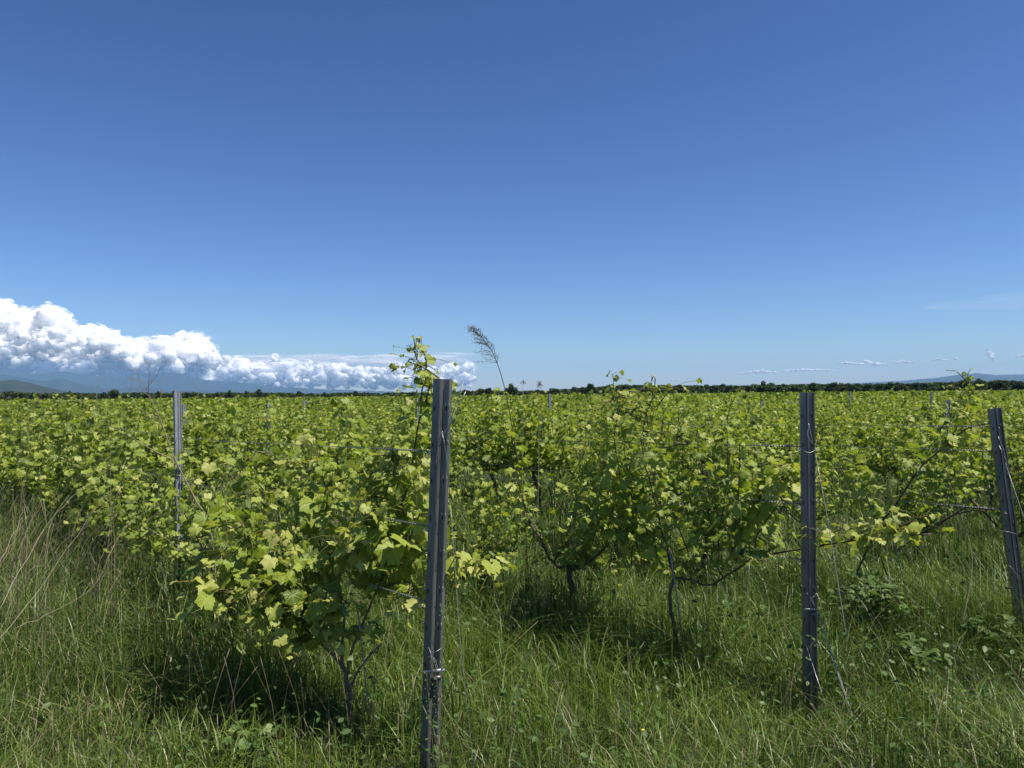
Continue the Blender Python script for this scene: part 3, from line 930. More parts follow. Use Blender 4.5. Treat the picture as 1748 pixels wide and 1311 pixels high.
g = lambda px, D: np.array([*at(px, 1000, D)[:2], float(gz(at(px, 1000, D)[0], D)) - 0.05])
hero((578, 1200), 3.78,
     [(pl((600, 1230, 3.74), (592, 1160, 3.76), (575, 1125, 3.78), (545, 1095, 3.82)), 0.016, 0.010),
      (pl((592, 1165, 3.76), (583, 1110, 3.78), (588, 1060, 3.8), (580, 1010, 3.82)), 0.010, 0.007),
      (pl((590, 1170, 3.76), (600, 1110, 3.74), (625, 1050, 3.7), (650, 990, 3.68)), 0.010, 0.007),
      (pl((545, 1095, 3.82), (510, 1040, 3.86), (470, 990, 3.92)), 0.009, 0.006),
      (pl((595, 1180, 3.74), (615, 1140, 3.72), (650, 1100, 3.7)), 0.008, 0.006)],
     [(pl((470, 990, 3.92), (430, 930, 3.98), (400, 880, 4.0), (350, 850, 4.05)), 0.062, 0.05, 0.5, 0.03),
      (pl((490, 1010, 3.86), (440, 985, 3.8), (390, 960, 3.8), (355, 925, 3.84)), 0.066, 0.045, 0.62, 0.03),
      (pl((530, 1080, 3.80), (480, 1040, 3.72), (440, 1010, 3.7), (400, 1005, 3.7)), 0.066, 0.05, 0.6, 0.05),
      (pl((545, 1095, 3.78), (540, 1040, 3.72), (520, 980, 3.7), (490, 930, 3.72), (460, 900, 3.76)), 0.068, 0.045, 0.66, 0.08),
      (pl((545, 1095, 3.8), (560, 1050, 3.74), (550, 1000, 3.74), (520, 950, 3.78)), 0.064, 0.05, 0.6, 0.05),
      (pl((580, 1010, 3.82), (552, 960, 3.85), (540, 880, 3.85), (535, 800, 3.84), (532, 740, 3.84)), 0.058, 0.05, 0.55, 0.05),
      (pl((550, 900, 3.84), (558, 850, 3.8), (545, 800, 3.8), (540, 770, 3.8)), 0.058, 0.05, 0.6, 0.05),
      (pl((650, 990, 3.68), (640, 930, 3.62), (650, 870, 3.6), (665, 820, 3.6), (690, 770, 3.6)), 0.064, 0.045, 0.66, 0.05),
      (pl((650, 990, 3.68), (610, 960, 3.64), (600, 920, 3.62), (640, 880, 3.6)), 0.062, 0.055, 0.6, 0.05),
      (pl((650, 985, 3.66), (690, 940, 3.55), (710, 880, 3.52), (705, 820, 3.52), (680, 790, 3.55)), 0.066, 0.045, 0.66, 0.05),
      (pl((650, 1000, 3.66), (690, 1000, 3.56), (720, 1020, 3.5), (700, 1045, 3.5)), 0.058, 0.055, 0.6, 0.05),
      (pl((640, 960, 3.64), (700, 955, 3.5), (760, 968, 3.42), (800, 972, 3.40), (852, 975, 3.38)), 0.058, 0.046, 0.66, 0.15),
      (pl((640, 950, 3.7), (690, 850, 3.66), (712, 740, 3.62), (722, 650, 3.6), (708, 600, 3.6), (696, 590, 3.6)), 0.034, 0.036, 0.72, 0.1),
      (pl((718, 660, 3.6), (728, 620, 3.6), (716, 590, 3.6), (718, 574, 3.6)), 0.034, 0.026, 0.72, 0.0),
      (pl((728, 690, 3.58), (735, 655, 3.58), (748, 632, 3.58)), 0.030, 0.035, 0.72, 0.0),
      (pl((650, 1085, 3.7), (640, 1060, 3.66), (652, 1080, 3.62)), 0.04, 0.06, 0.7, 0.0)],
     'low spreading grapevine with big sunlit leaves and bare forked base beside the tallest post', seed=3,
     blobs=[(712, 610, 3.6, 12, 30, 4), (735, 640, 3.58, 10, 12, 2), (440, 960, 3.8, 75, 55, 13), (500, 1040, 3.74, 55, 35, 9), (390, 900, 3.95, 45, 50, 8), (532, 840, 3.86, 16, 95, 7), (670, 850, 3.62, 50, 80, 13), (660, 945, 3.6, 45, 45, 8), (410, 820, 4.2, 60, 50, 5), (590, 1060, 3.72, 35, 25, 4), (470, 1000, 3.66, 60, 40, 10), (505, 1078, 3.62, 50, 16, 6), (570, 1070, 3.64, 25, 20, 3), (690, 1020, 3.5, 25, 25, 3), (420, 1010, 3.72, 35, 30, 4), (800, 972, 3.42, 45, 14, 4), (680, 780, 3.7, 35, 25, 4)])

# the vine beside the second steel post reaches past the post along the wire
hero((1160, 1126), 4.5,
     [(pl((1160, 1140, 4.5), (1152, 1080, 4.5), (1143, 1020, 4.5), (1150, 985, 4.5), (1140, 940, 4.52)), 0.017, 0.011),
      (pl((1150, 985, 4.5), (1180, 990, 4.45), (1212, 1000, 4.4), (1260, 970, 4.3), (1310, 948, 4.2), (1378, 936, 4.02), (1440, 925, 3.9), (1530, 914, 3.74), (1590, 912, 3.64)), 0.009, 0.005)],
     [(pl((1220, 1000, 4.4), (1250, 940, 4.36), (1290, 860, 4.3), (1330, 800, 4.22), (1376, 756, 4.08)), 0.056, 0.045, 0.7, 0.25),
      (pl((1290, 860, 4.3), (1320, 830, 4.2), (1350, 800, 4.12), (1362, 775, 4.05)), 0.054, 0.045, 0.72, 0.03),
      (pl((1280, 958, 4.25), (1300, 900, 4.2), (1330, 860, 4.14), (1350, 830, 4.1)), 0.050, 0.06, 0.6, 0.05),
      (pl((1290, 955, 4.25), (1330, 930, 4.16), (1362, 900, 4.1)), 0.045, 0.055, 0.6, 0.05),
      (pl((1400, 933, 3.98), (1430, 905, 3.92), (1470, 900, 3.86)), 0.045, 0.045, 0.72, 0.0),
      (pl((1450, 924, 3.88), (1490, 898, 3.82), (1530, 890, 3.76)), 0.050, 0.04, 0.74, 0.0),
      (pl((1520, 916, 3.76), (1550, 892, 3.72), (1580, 880, 3.68), (1600, 878, 3.66)), 0.052, 0.038, 0.76, 0.0),
      (pl((1500, 918, 3.78), (1530, 905, 3.72), (1570, 905, 3.66)), 0.050, 0.045, 0.74, 0.0),
      (pl((1140, 940, 4.52), (1120, 860, 4.5), (1095, 760, 4.5), (1110, 690, 4.5), (1112, 640, 4.5)), 0.048, 0.05, 0.66, 0.1),
      (pl((1140, 940, 4.52), (1080, 880, 4.6), (1050, 760, 4.65), (1058, 680, 4.65), (1062, 655, 4.65)), 0.045, 0.055, 0.62, 0.1)],
     'grapevine with a dark twisted stem and one long cane reaching past the second steel post', seed=8, bush=(20, -0.45, 0.5, 0.66, 1.42),
     blobs=[(1105, 700, 4.5, 40, 32, 8), (1060, 700, 4.6, 18, 30, 4), (1110, 660, 4.5, 10, 14, 2), (1180, 760, 4.45, 60, 40, 6), (1290, 800, 4.3, 50, 30, 5)])

# the dark cane that climbs to the leaning post
hero((1430, 1060), 5.6,
     [(pl((1440, 1050, 5.6), (1462, 980, 5.6), (1500, 900, 5.5), (1530, 860, 5.4)), 0.010, 0.008),
      (pl((1530, 860, 5.4), (1570, 800, 5.3), (1610, 765, 5.1), (1650, 732, 4.9), (1692, 722, 4.74)), 0.008, 0.005),
      (pl((1530, 940, 5.4), (1590, 900, 5.2), (1640, 875, 5.0), (1700, 868, 4.75)), 0.007, 0.005)],
     [(pl((1600, 770, 5.12), (1640, 720, 5.05), (1655, 680, 5.0), (1652, 640, 5.0), (1658, 628, 5.0)), 0.046, 0.042, 0.72, 0.05),
      (pl((1620, 760, 5.1), (1650, 760, 5.0), (1690, 765, 4.9)), 0.045, 0.06, 0.62, 0.0),
      (pl((1560, 810, 5.3), (1540, 750, 5.4), (1560, 710, 5.4)), 0.05, 0.055, 0.55, 0.0),
      (pl((1500, 900, 5.5), (1470, 820, 5.6), (1440, 740, 5.6)), 0.05, 0.055, 0.55, 0.05)],
     'sparse grapevine whose bare dark cane climbs to the leaning post', seed=12, blobs=[(1648, 700, 5.0, 12, 30, 4), (1655, 660, 5.0, 5, 12, 2)])

# ------------------------------------------------------------------ the far vineyard, too many vines to count
r = np.random.default_rng(55)
b = MB()
quad = np.array([[0, 1.0, -0.1], [0.8, 0.25, 0.1], [0.5, -0.75, 0], [-0.5, -0.75, 0.05], [-0.8, 0.25, 0.1]])
qf = [[0, 2, 1], [0, 3, 2], [0, 4, 3]]
for (d0, d1, per_m, size) in [(DMAX - 4, 45, 75, 0.075), (45, 75, 34, 0.12), (75, 130, 12, 0.2), (130, 240, 4.5, 0.34), (240, 400, 1.6, 0.55)]:
    PP = []
    for k in range(0, 520):
        s = row_start(k)
        t0, t1 = max(0.3, d0 - s[1]), d1 - s[1]
        if t1 <= t0: continue
        n_ = int((t1 - t0) * math.hypot(SL, 1) * per_m)
        t = r.uniform(t0, t1, n_)
        x = s[0] - SL * t; y = s[1] + t
        keep = np.abs(x / y) < 0.80
        if d0 < 40:                              # leave the counted vines their place
            keep &= ~((y < DMAX + 0.4) & (np.abs(x / y) < 0.76 + 0.9 / y))
        if keep.sum() == 0: continue
        PP.append(np.stack([x[keep], y[keep]], -1))
    P = np.concatenate(PP); n_ = len(P)
    h = 0.40 + 0.92 * r.random(n_) ** 0.6
    cl = fbm(P[:, 0] * 0.55, P[:, 1] * 0.55, 4, 3)
    h *= 0.50 + 0.98 * cl
    w_ = (0.12 + 0.24 * cl) * (1.15 - 0.5 * (h - 0.4))
    lat = r.normal(size=n_) * w_
    X = P[:, 0] - RD[1] * -lat; Y = P[:, 1] + RD[0] * -lat
    Z = gz(X, Y) + h + (r.random(n_) < 0.02) * r.uniform(0, 0.25, n_)
    nrm = unit(r.normal(size=(n_, 3)) * 0.6 + [0, 0, 0.7]); t1_ = unit(np.cross(nrm, r.normal(size=(n_, 3)))); t2_ = np.cross(nrm, t1_)
    S = (size * r.uniform(0.7, 1.2, n_))[:, None]
    b.stamp(quad, qf, None, np.stack([t1_ * S, t2_ * S, nrm * S], -1), np.stack([X, Y, Z], -1), np.clip(0.52 + 0.16 * r.normal(size=n_) + 0.5 * (fbm(X * 0.8, Y * 0.8, 66, 3) - 0.5), 0, 1))
print('far leaves', b.n // 5)
tag(b.build('distant_vine_foliage', M_leaf_mid), kind='stuff')


# ------------------------------------------------------------------ steel posts
def post_profile():
    mid = [(-0.035, 0.020), (-0.035, -0.010), (-0.006, -0.012), (-0.003, -0.022), (0.001, -0.022), (0.006, 0.002), (0.026, 0.003), (0.028, -0.006), (0.0335, -0.007), (0.036, 0.020)]
    t = 0.0016
    m = np.array(mid); d = np.gradient(m, axis=0); n = unit(np.stack([-d[:, 1], d[:, 0]], -1))
    return m + n * t / 2, m - n * t / 2


def steel_post(base, top_, face, label, hooks=True, guy=None, group='steel vineyard posts', near=True, pale=False, wd=1.0):
    """base, top_: ends of the axis; face: compass turn of the open side."""
    base = np.array(base, float); top_ = np.array(top_, float)
    ax = unit(top_ - base); L_ = np.linalg.norm(top_ - base)
    e = empty('vineyard_post', base)
    xa = np.array([math.cos(face), math.sin(face), 0]); xa = unit(xa - ax * np.dot(xa, ax)); ya = np.cross(ax, xa)
    A, B = post_profile(); A = A * wd; B = B * wd
    loop = np.concatenate([A, B[::-1]]); n = len(loop); k = len(A)
    zs = np.linspace(-0.15, L_, 14)
    V = (xa[None, None] * loop[None, :, 0:1] + ya[None, None] * loop[None, :, 1:2] + ax[None, None] * zs[:, None, None]).reshape(-1, 3)
    f4 = []
    for i in range(len(zs) - 1):
        for j in range(n):
            j2 = (j + 1) % n
            f4.append((i * n + j, i * n + j2, (i + 1) * n + j2, (i + 1) * n + j))
    o = (len(zs) - 1) * n
    for j in range(k - 1):
        f4.append((o + j, o + j + 1, o + n - 2 - j, o + n - 1 - j))
    b = MB(); b.add(V, None, f4)
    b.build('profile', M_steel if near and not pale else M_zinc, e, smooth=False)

    def loc(x, y, z): return xa * x + ya * y + ax * z
    if hooks:
        z = L_ - 0.12
        while z > 0.12:
            for (hx, sg) in ((-0.036, -1), (0.016, 1), (0.036, 1)):
                hb = MB()
                yy = -0.011 if hx != 0.016 else 0.001
                if near:
                    hb.tube([loc(hx, yy, z), loc(hx + sg * 0.004, yy - 0.005, z + 0.003), loc(hx + sg * 0.005, yy - 0.006, z + 0.016), loc(hx + sg * 0.001, yy - 0.004, z + 0.021)], 0.0016, 0.0012, 4)
                    hb.build('wire_hook', M_tie, e)
            z -= 0.148
    if near and not pale:
        for zc in [L_ - 0.12 - 0.148 * i for i in range(9)]:      # punched slots
            if zc < 0.15: break
            for sx in (-0.026, 0.021):
                sb = MB()
                y0 = -0.0132 if sx < 0 else 0.0012
                q = [loc(sx - 0.0022, y0, zc - 0.011), loc(sx + 0.0022, y0, zc - 0.011), loc(sx + 0.0022, y0, zc + 0.007), loc(sx - 0.0022, y0, zc + 0.007)]
                sb.add(q, None, [(0, 1, 2, 3)])
                sb.build('slot', M_dark, e, smooth=False)
    return tag(e, label, 'post', group), loc


M_dark = noise_mat('slot_shade', [(0.3, (0.02, 0.02, 0.022)), (0.7, (0.04, 0.04, 0.045))], scale=40)


def twist(mb, a, b_, r, turns, wr=0.0013):
    a = np.array(a); b_ = np.array(b_); d = b_ - a; L_ = np.linalg.norm(d); d = d / L_
    u = unit(np.cross(d, [0, 0.1, 1])); v = np.cross(d, u)
    t = np.linspace(0, 1, int(turns * 9))
    for ph in (0, math.pi):
        p = a + d * (t * L_)[:, None] + r * (np.cos(t * turns * 6.283 + ph)[:, None] * u + np.sin(t * turns * 6.283 + ph)[:, None] * v)
        mb.tube(p, wr, wr, 4)


def foot(px, D): return np.array([at(px, 1000, D)[0], D, float(gz(at(px, 1000, D)[0], D)) - 0.02])


# tallest post
t1p = at(755, 647, 3.15)
b1 = at(731, 1335, 3.13)
p1, l1 = steel_post(b1, t1p, math.radians(-15), 'tallest steel post, standing upright in the tall grass with wires twisted round it')
eb = np.array(b1)


def part_tube(name, parent, origin, paths, r, mat, sides=5):
    mb = MB()
    for p in paths: mb.tube(np.array(p) - origin, r, r, sides)
    return mb.build(name, mat, parent)


part_tube('cross_pin', p1, eb, [[at(722, 1148, 3.10), at(760, 1143, 3.09)]], 0.0065, M_tie, 7)
part_tube('clamp', p1, eb, [[at(738, 1158, 3.12), at(752, 1157, 3.11)]], 0.010, M_steel, 8)
part_tube('wire_tie', p1, eb, [spline(pl((731, 1105, 3.1), (736, 1115, 3.09), (744, 1130, 3.09), (749, 1148, 3.10)), 8), spline(pl((736, 1114, 3.09), (745, 1112, 3.085), (753, 1107, 3.1)), 6), spline(pl((734, 1112, 3.09), (742, 1132, 3.085), (746, 1147, 3.09)), 6)], 0.0016, M_tie)
part_tube('wire_end', p1, eb, [spline(pl((791, 652, 3.12), (775, 700, 3.10), (760, 738, 3.09), (752, 748, 3.09)), 8), spline(pl((795, 668, 3.14), (774, 712, 3.12), (756, 742, 3.09)), 8),
                              spline(pl((755, 736, 3.09), (749, 760, 3.085), (743, 800, 3.085)), 8), spline(pl((755, 740, 3.09), (761, 775, 3.085), (766, 820, 3.09), (768, 850, 3.1)), 8)], 0.0019, M_wire)
part_tube('guy_wire', p1, eb, [spline(pl((768, 850, 3.1), (776, 960, 3.0), (786, 1100, 2.85), (800, 1230, 2.75), (812, 1340, 2.68)), 10)], 0.0011, M_wire)

t2p = at(1378, 670, 3.96); b2 = at(1384, 1205, 3.95)
p2_, l2 = steel_post(b2, t2p, math.radians(-13), 'second tallest steel post, upright beside the vine with the long cane')
part_tube('cross_pin', p2_, np.array(b2), [[at(1369, 1040, 3.92), at(1392, 1040, 3.91)]], 0.005, M_tie, 7)
part_tube('clamp', p2_, np.array(b2), [[at(1384, 1049, 3.93), at(1398, 1048, 3.93)]], 0.009, M_steel, 8)
part_tube('wire_tie', p2_, np.array(b2), [spline(pl((1377, 1012, 3.93), (1384, 1022, 3.92), (1396, 1044, 3.92)), 6), spline(pl((1383, 1022, 3.92), (1390, 1018, 3.92), (1394, 1012, 3.93)), 6),
          spline(pl((1380, 722, 3.93), (1384, 740, 3.92), (1388, 756, 3.93)), 6), spline(pl((1381, 728, 3.93), (1378, 744, 3.92), (1389, 760, 3.93)), 6), spline(pl((1372, 770, 3.93), (1382, 773, 3.92), (1392, 768, 3.93)), 6)], 0.0015, M_tie)
part_tube('guy_wire', p2_, np.array(b2), [spline(pl((1392, 775, 3.95), (1408, 860, 3.8), (1425, 960, 3.7), (1450, 1120, 3.55)), 8), spline(pl((1397, 1048, 3.93), (1425, 1130, 3.8), (1462, 1240, 3.6), (1482, 1300, 3.5)), 8), spline(pl((1397, 1052, 3.93), (1430, 1150, 3.75), (1470, 1270, 3.55)), 8),
          spline(pl((1369, 1080, 3.95), (1392, 1150, 3.7), (1412, 1210, 3.6)), 8)], 0.0016, M_tie)

t3p = at(1698, 697, 4.72); b3 = at(1752, 1112, 4.66)
p3_, l3 = steel_post(b3, t3p, math.radians(-12), 'third steel post leaning over, where the bare dark cane ends')
part_tube('wire_tie', p3_, np.array(b3), [spline(pl((1704, 745, 4.68), (1715, 775, 4.66), (1722, 812, 4.66)), 8), spline(pl((1702, 905, 4.68), (1722, 908, 4.64), (1735, 912, 4.66)), 8), spline(pl((1722, 965, 4.64), (1732, 975, 4.63), (1738, 990, 4.64)), 6), spline(pl((1705, 760, 4.68), (1719, 790, 4.65), (1712, 800, 4.66)), 6)], 0.0016, M_tie)
part_tube('cross_pin', p3_, np.array(b3), [[at(1716, 1004, 4.64), at(1728, 1003, 4.63)]], 0.006, M_dark, 7)
part_tube('guy_wire', p3_, np.array(b3), [spline(pl((1716, 790, 4.68), (1740, 860, 4.5), (1790, 1000, 4.3), (1830, 1100, 4.2)), 8)], 0.0016, M_tie)

t0p = at(303, 668, 5.5); b0 = foot(310, 5.52)
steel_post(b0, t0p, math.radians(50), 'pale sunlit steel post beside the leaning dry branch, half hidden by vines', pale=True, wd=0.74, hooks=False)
for (px, wpx, y0, D0, lab) in [
    (315, 5.5, 690, 15, 'slim post right behind the pale sunlit steel post'),
    (459, 8, 688, 11, 'second nearest of the half-hidden posts beyond the pale sunlit one'),
    (520, 5, 683, 18, 'slim post top above the vines below the low cloud bank'),
    (713, 5, 681, 18, 'slim post top next to the shoot rising beside the tallest post'),
    (939, 5, 672, 18, 'pale post top near the two dry flower heads'),
    (1263, 4, 680, 22, 'thin post top short of the lone bushy tree'),
    (1300, 4.5, 684, 20, 'thin post top right below the lone bushy tree'),
    (1451, 4, 668, 22, 'thin post top just past the second tallest steel post'),
    (1590, 4.5, 670, 19, 'pale post top short of the tall upright shoot'),
    (1618, 8, 683, 11.5, 'dark half-hidden post between the second and the leaning post')]:
    k, p = at_row(px, D0)
    tp = at(px, y0, p[1])
    bs = np.array([p[0] + rv.uniform(-0.03, 0.03), p[1], float(gz(p[0], p[1])) - 0.02])
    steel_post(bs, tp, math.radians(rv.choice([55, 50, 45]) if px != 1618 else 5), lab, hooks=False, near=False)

# ------------------------------------------------------------------ trellis wires
wl = {0: 'tallest post', 1: 'second steel post', 2: 'leaning post'}
wz = {0: [(738, 770, 3.15, 'top'), (733, 898, 3.15, 'middle'), (726, 1026, 3.15, 'bottom')],
      1: [(1368, 762, 3.96, 'top'), (1368, 860, 3.96, 'middle'), (1369, 955, 3.96, 'bottom')],
      2: [(1704, 728, 4.71, 'top'), (1706, 770, 4.71, 'middle'), (1720, 870, 4.69, 'bottom')]}
for k in (0, 1, 2):
    for (px, py, D, nm) in wz[k]:
        a = at(px, py, D)
        pts = [a]
        for q in range(1, 12):
            t = q * 2.2
            g_ = on_row(k, t)
            pts.append(np.array([g_[0], g_[1], a[2] + float(gz(*g_)) - 0.03 * (q % 2) - 0.03]))
        mb = MB()
        pp = spline(pts, 60) - a
        mb.tube(pp, 0.0016, 0.0016, 4)
        twist(mb, np.zeros(3), pp[1] * 0.8, 0.0035, 13)
        o = mb.build('trellis_wire', M_wire); o.location = a
        tag(o, '%s trellis wire tied to the %s' % (nm, wl[k]), 'wire', 'trellis wires')
        hk = MB()
        hk.tube(spline([(0, 0, 0), (-0.02, -0.01, -0.012), (-0.03, -0.01, -0.02), (-0.012, -0.012, -0.02), (0.004, -0.008, -0.004)], 10), 0.0016, 0.0016, 4)
        hk.build('wire_clip', M_tie, o)

# ------------------------------------------------------------------ stakes beside the vines
def stake(pa, pb, lab, r=0.004, mat=None):
    a, b_ = at(*pa), at(*pb)
    mb = MB(); mb.tube(spline([(0, 0, 0), (b_ - a) * 0.5 + [0.004, 0, 0], b_ - a], 6), r, r, 6)
    mb.tube([b_ - a, (b_ - a) * 1.004], r * 1.25, r * 1.1, 6)
    o = mb.build('vine_stake', mat or M_tie); o.location = a
    return tag(o, lab, 'stake', 'thin metal stakes by the vines')


stake((630, 1240, 3.7), (611, 1046, 3.7), 'thin bare metal stake leaning in the grass before the tallest post')
stake((1165, 1090, 4.46), (1143, 940, 4.46), 'thin stake tied along the dark twisted stem', 0.0045)
stake((1270, 1060, 5.0), (1279, 960, 5.0), 'pale thin stake under the long cane of the second post', 0.003)
stake((1552, 1030, 5.2), (1522, 912, 5.2), 'thin slanting stake in the grass below the end of the long cane', 0.0035)
stake((986, 1050, 5.2), (975, 880, 5.2), 'thin stake by the forked stem in the second row', 0.0035)

# ------------------------------------------------------------------ tall reed plume
rp = np.random.default_rng(14)
e = empty('reed', foot(905, 6.0)); off = np.array(e.location)
st = spline([off + [0, 0, 0], at(893, 850, 6.0), at(876, 740, 6.0), at(861, 660, 6.0), at(843, 606, 6.0), at(826, 580, 6.0), at(808, 561, 6.0)], 40) - off
mb = MB(); mb.tube(st, 0.006, 0.0016, 5, tint=0.3); mb.build('stem', M_cane, e)
mb = MB()
for i in range(24, 40):
    for q in range(3):
        p = st[i]; Lb = 0.17 * (1 - (i - 24) / 19) ** 0.7 * rp.uniform(0.6, 1.1)
        a_ = rp.uniform(-0.9, 0.9)
        d = unit(np.array([-0.75 + 0.25 * a_, a_ * 0.6, 0.42 + 0.2 * rp.normal()]) if q < 2 else np.array([0.15, a_, 0.9]))
        if q == 2: Lb *= 0.5
        br = spline([p, p + d * Lb * 0.55, p + d * Lb + [-0.01, 0, -0.012]], 6)
        mb.tube(br, 0.0013, 0.0008, 3, tint=0.3)
        for s_ in range(9):
            c = br[1 + s_ % 5] + rp.normal(size=3) * 0.006
            mb.tube([c, c + unit(d + rp.normal(size=3) * 0.5) * 0.014], 0.0022, 0.0008, 3, tint=rp.uniform(0.1, 0.6))
mb.build('plume', M_cane, e)
tag(e, 'tall reed with a feathery plume bending over against the sky', 'reed')

# two dry flower heads
for (px, py, D, lab) in [(893, 652, 7.0, 'small dry flower head on a thin stalk, nearer to the reed'), (920, 657, 6.6, 'brown dry flower head on a pale stalk beside the slim post top')]:
    bs = foot(px - 6, D); e = empty('dry_flower', bs); tp = at(px, py, D) - bs
    mb = MB(); mb.tube(spline([(0, 0, 0), tp * 0.5 + [0.01, 0, 0], tp], 12), 0.0042, 0.0022, 5, tint=0.7); mb.build('stalk', M_straw, e)
    mb = MB()
    for q in range(26 if px == 920 else 15):
        d = unit(rp.normal(size=3) + [0, 0, 0.35]); Lf = rp.uniform(0.014, 0.036)
        mb.tube([tp, tp + d * Lf], 0.0012, 0.0010, 3, tint=0.3)
        mb.tube([tp + d * Lf * 0.8, tp + d * Lf * 1.15], 0.0045, 0.001, 4, tint=rp.uniform(0, 0.4))
    mb.build('flower_head', M_straw, e); tag(e, lab, 'flower')

# ------------------------------------------------------------------ dry branching weeds and straws on the left
def branchy(mb, p, d, L_, r, lv, rng, tint):
    n = 7
    dd = unit(d + rng.normal(size=3) * 0.08)
    pts = [p]
    for k in range(n):
        dd = unit(dd + rng.normal(size=3) * 0.09)
        pts.append(pts[-1] + dd * L_ / n)
    mb.tube(spline(pts, 12), r, r * 0.5, 4, tint=tint)
    if lv == 0: return
    for k in range(2, n + 1):
        if rng.random() < 0.85:
            nd = unit(dd + rng.normal(size=3) * 0.65)
            branchy(mb, pts[k], nd, L_ * rng.uniform(0.35, 0.6), r * 0.5, lv - 1, rng, tint)


rw = np.random.default_rng(23)
D_ = 4.3
e = empty('dry_weed', foot(372, D_)); off = np.array(e.location)
mb = MB()
mp_ = spline([off + [0.02, 0, 0], at(362, 920, D_), at(332, 850, D_), at(298, 782, D_), at(272, 712, D_), at(250, 665, D_)], 30) - off
mb.tube(mp_, 0.0060, 0.0016, 6, tint=0.45)
for (i0, px, py, r_) in [(17, 215, 740, 0.003), (14, 360, 800, 0.003), (20, 330, 700, 0.002), (23, 230, 690, 0.0018)]:
    q = at(px, py, D_) - off
    mb.tube(spline([mp_[i0], (mp_[i0] + q) / 2 + [0, 0, -0.01], q], 10), r_, r_ * 0.4, 4, tint=0.6)
mb.build('stem', M_straw, e)
mb = MB()
for i in (24, 26, 28, 29, 29):
    branchy(mb, mp_[i], unit(np.array([rw.uniform(-0.7, 0.5), rw.uniform(-0.3, 0.3), 1])), rw.uniform(0.12, 0.2), 0.0013, 2, rw, 0.35)
mb.build('twig', M_straw, e)
tag(e, 'leaning dry branch with a fine forked top against the cloud by the pale post', 'dry weed')
for (px, D_, y1, lab, n_) in [(190, 4.9, 650, 'fine wiry dry weed with bare crossing twigs under the tall cloud', 3), (38, 6.5, 655, 'sparse dry weed in front of the dark wooded hill', 3)]:
    bs = foot(px, D_); e = empty('dry_weed', bs); mb = MB()
    for q in range(n_):
        tp = at(px + (q - 1) * 22 * 5 / D_, y1 + 45 + 20 * (q % 2), D_ + 0.15 * q) - bs
        mb.tube(spline([(0, 0, 0), tp * 0.45 + [-0.06 * (q - 1), 0, 0], tp * 0.8 + rw.normal(size=3) * 0.03, tp], 14), 0.0018, 0.0008, 4, tint=0.3)
        branchy(mb, tp, np.array([(q - 1) * 0.5, 0, 1.0]), 0.16, 0.0011, 2, rw, 0.3)
    mb.build('twig', M_straw, e); tag(e, lab, 'dry weed')

bs = foot(60, 3.6)
e = empty('dry_stalk_clump', bs); off = np.array(e.location)
mb = MB()
paths = [((-10, 1105, 3.3), (60, 1015, 3.45), (124, 925, 3.6), (175, 850, 3.7)), ((-5, 1045, 3.4), (60, 930, 3.6), (110, 860, 3.7), (170, 812, 3.8)), ((-20, 1010, 3.3), (20, 930, 3.4), (45, 880, 3.5)),
         ((20, 1075, 3.4), (90, 1045, 3.5), (160, 1000, 3.6), (195, 930, 3.7)), ((-10, 980, 3.5), (30, 900, 3.7), (38, 870, 3.8))]
for p in paths: mb.tube(spline(pl(*p), 16) + rw.normal(size=(16, 3)) * 0.003 - off, 0.0016, 0.0007, 4, tint=rw.uniform(0.5, 1))
for q in range(130):
    x0 = rw.uniform(-80, 190); y0 = rw.uniform(960, 1080); D_ = rw.uniform(3.5, 4.6)
    lean = rw.uniform(10, 130); hh = rw.uniform(60, 190)
    a = at(x0, y0, D_); c = at(x0 + lean, y0 - hh, D_ + rw.uniform(-0.2, 0.3))
    mb.tube(spline([a, (a + c) / 2 + [-0.03, 0, 0.03], c], 8) - off, rw.uniform(0.0007, 0.0015), 0.0005, 3, tint=rw.uniform(0.1, 0.9))
mb.build('stalk', M_straw, e)
tag(e, 'clump of long bare straw-coloured dry stalks leaning over the grass', 'dry stalks')
for (pa, lab) in [(((430, 1100, 3.9), (390, 1010, 3.95), (330, 950, 4.0), (250, 900, 4.1)), 'thin arching dry stem below the leaning dry branch'), (((1640, 1080, 4.6), (1660, 960, 4.7), (1640, 880, 4.8), (1612, 800, 4.9)), 'pale dry stem arching in front of the dark half-hidden post'),
                  (((1345, 1000, 4.3), (1338, 1060, 4.2), (1352, 1120, 4.1), (1392, 1215, 4.0)), 'dark bare trailing cane leaning on the foot of the second steel post')]:
    P_ = pl(*pa); o_ = P_[0]; mb = MB(); sp = spline(P_, 16) - o_
    mb.tube(sp, 0.003, 0.0014, 4, tint=0.6)
    for q in (4, 8, 11): mb.tube([sp[q], sp[q] + rw.normal(size=3) * 0.03 + [0, 0, 0.04]], 0.0012, 0.0008, 3, tint=0.4)
    o = mb.build('dry_shoot', M_cane if 'dark' in lab[:5] else M_straw); o.location = o_; tag(o, lab, 'dry stem')


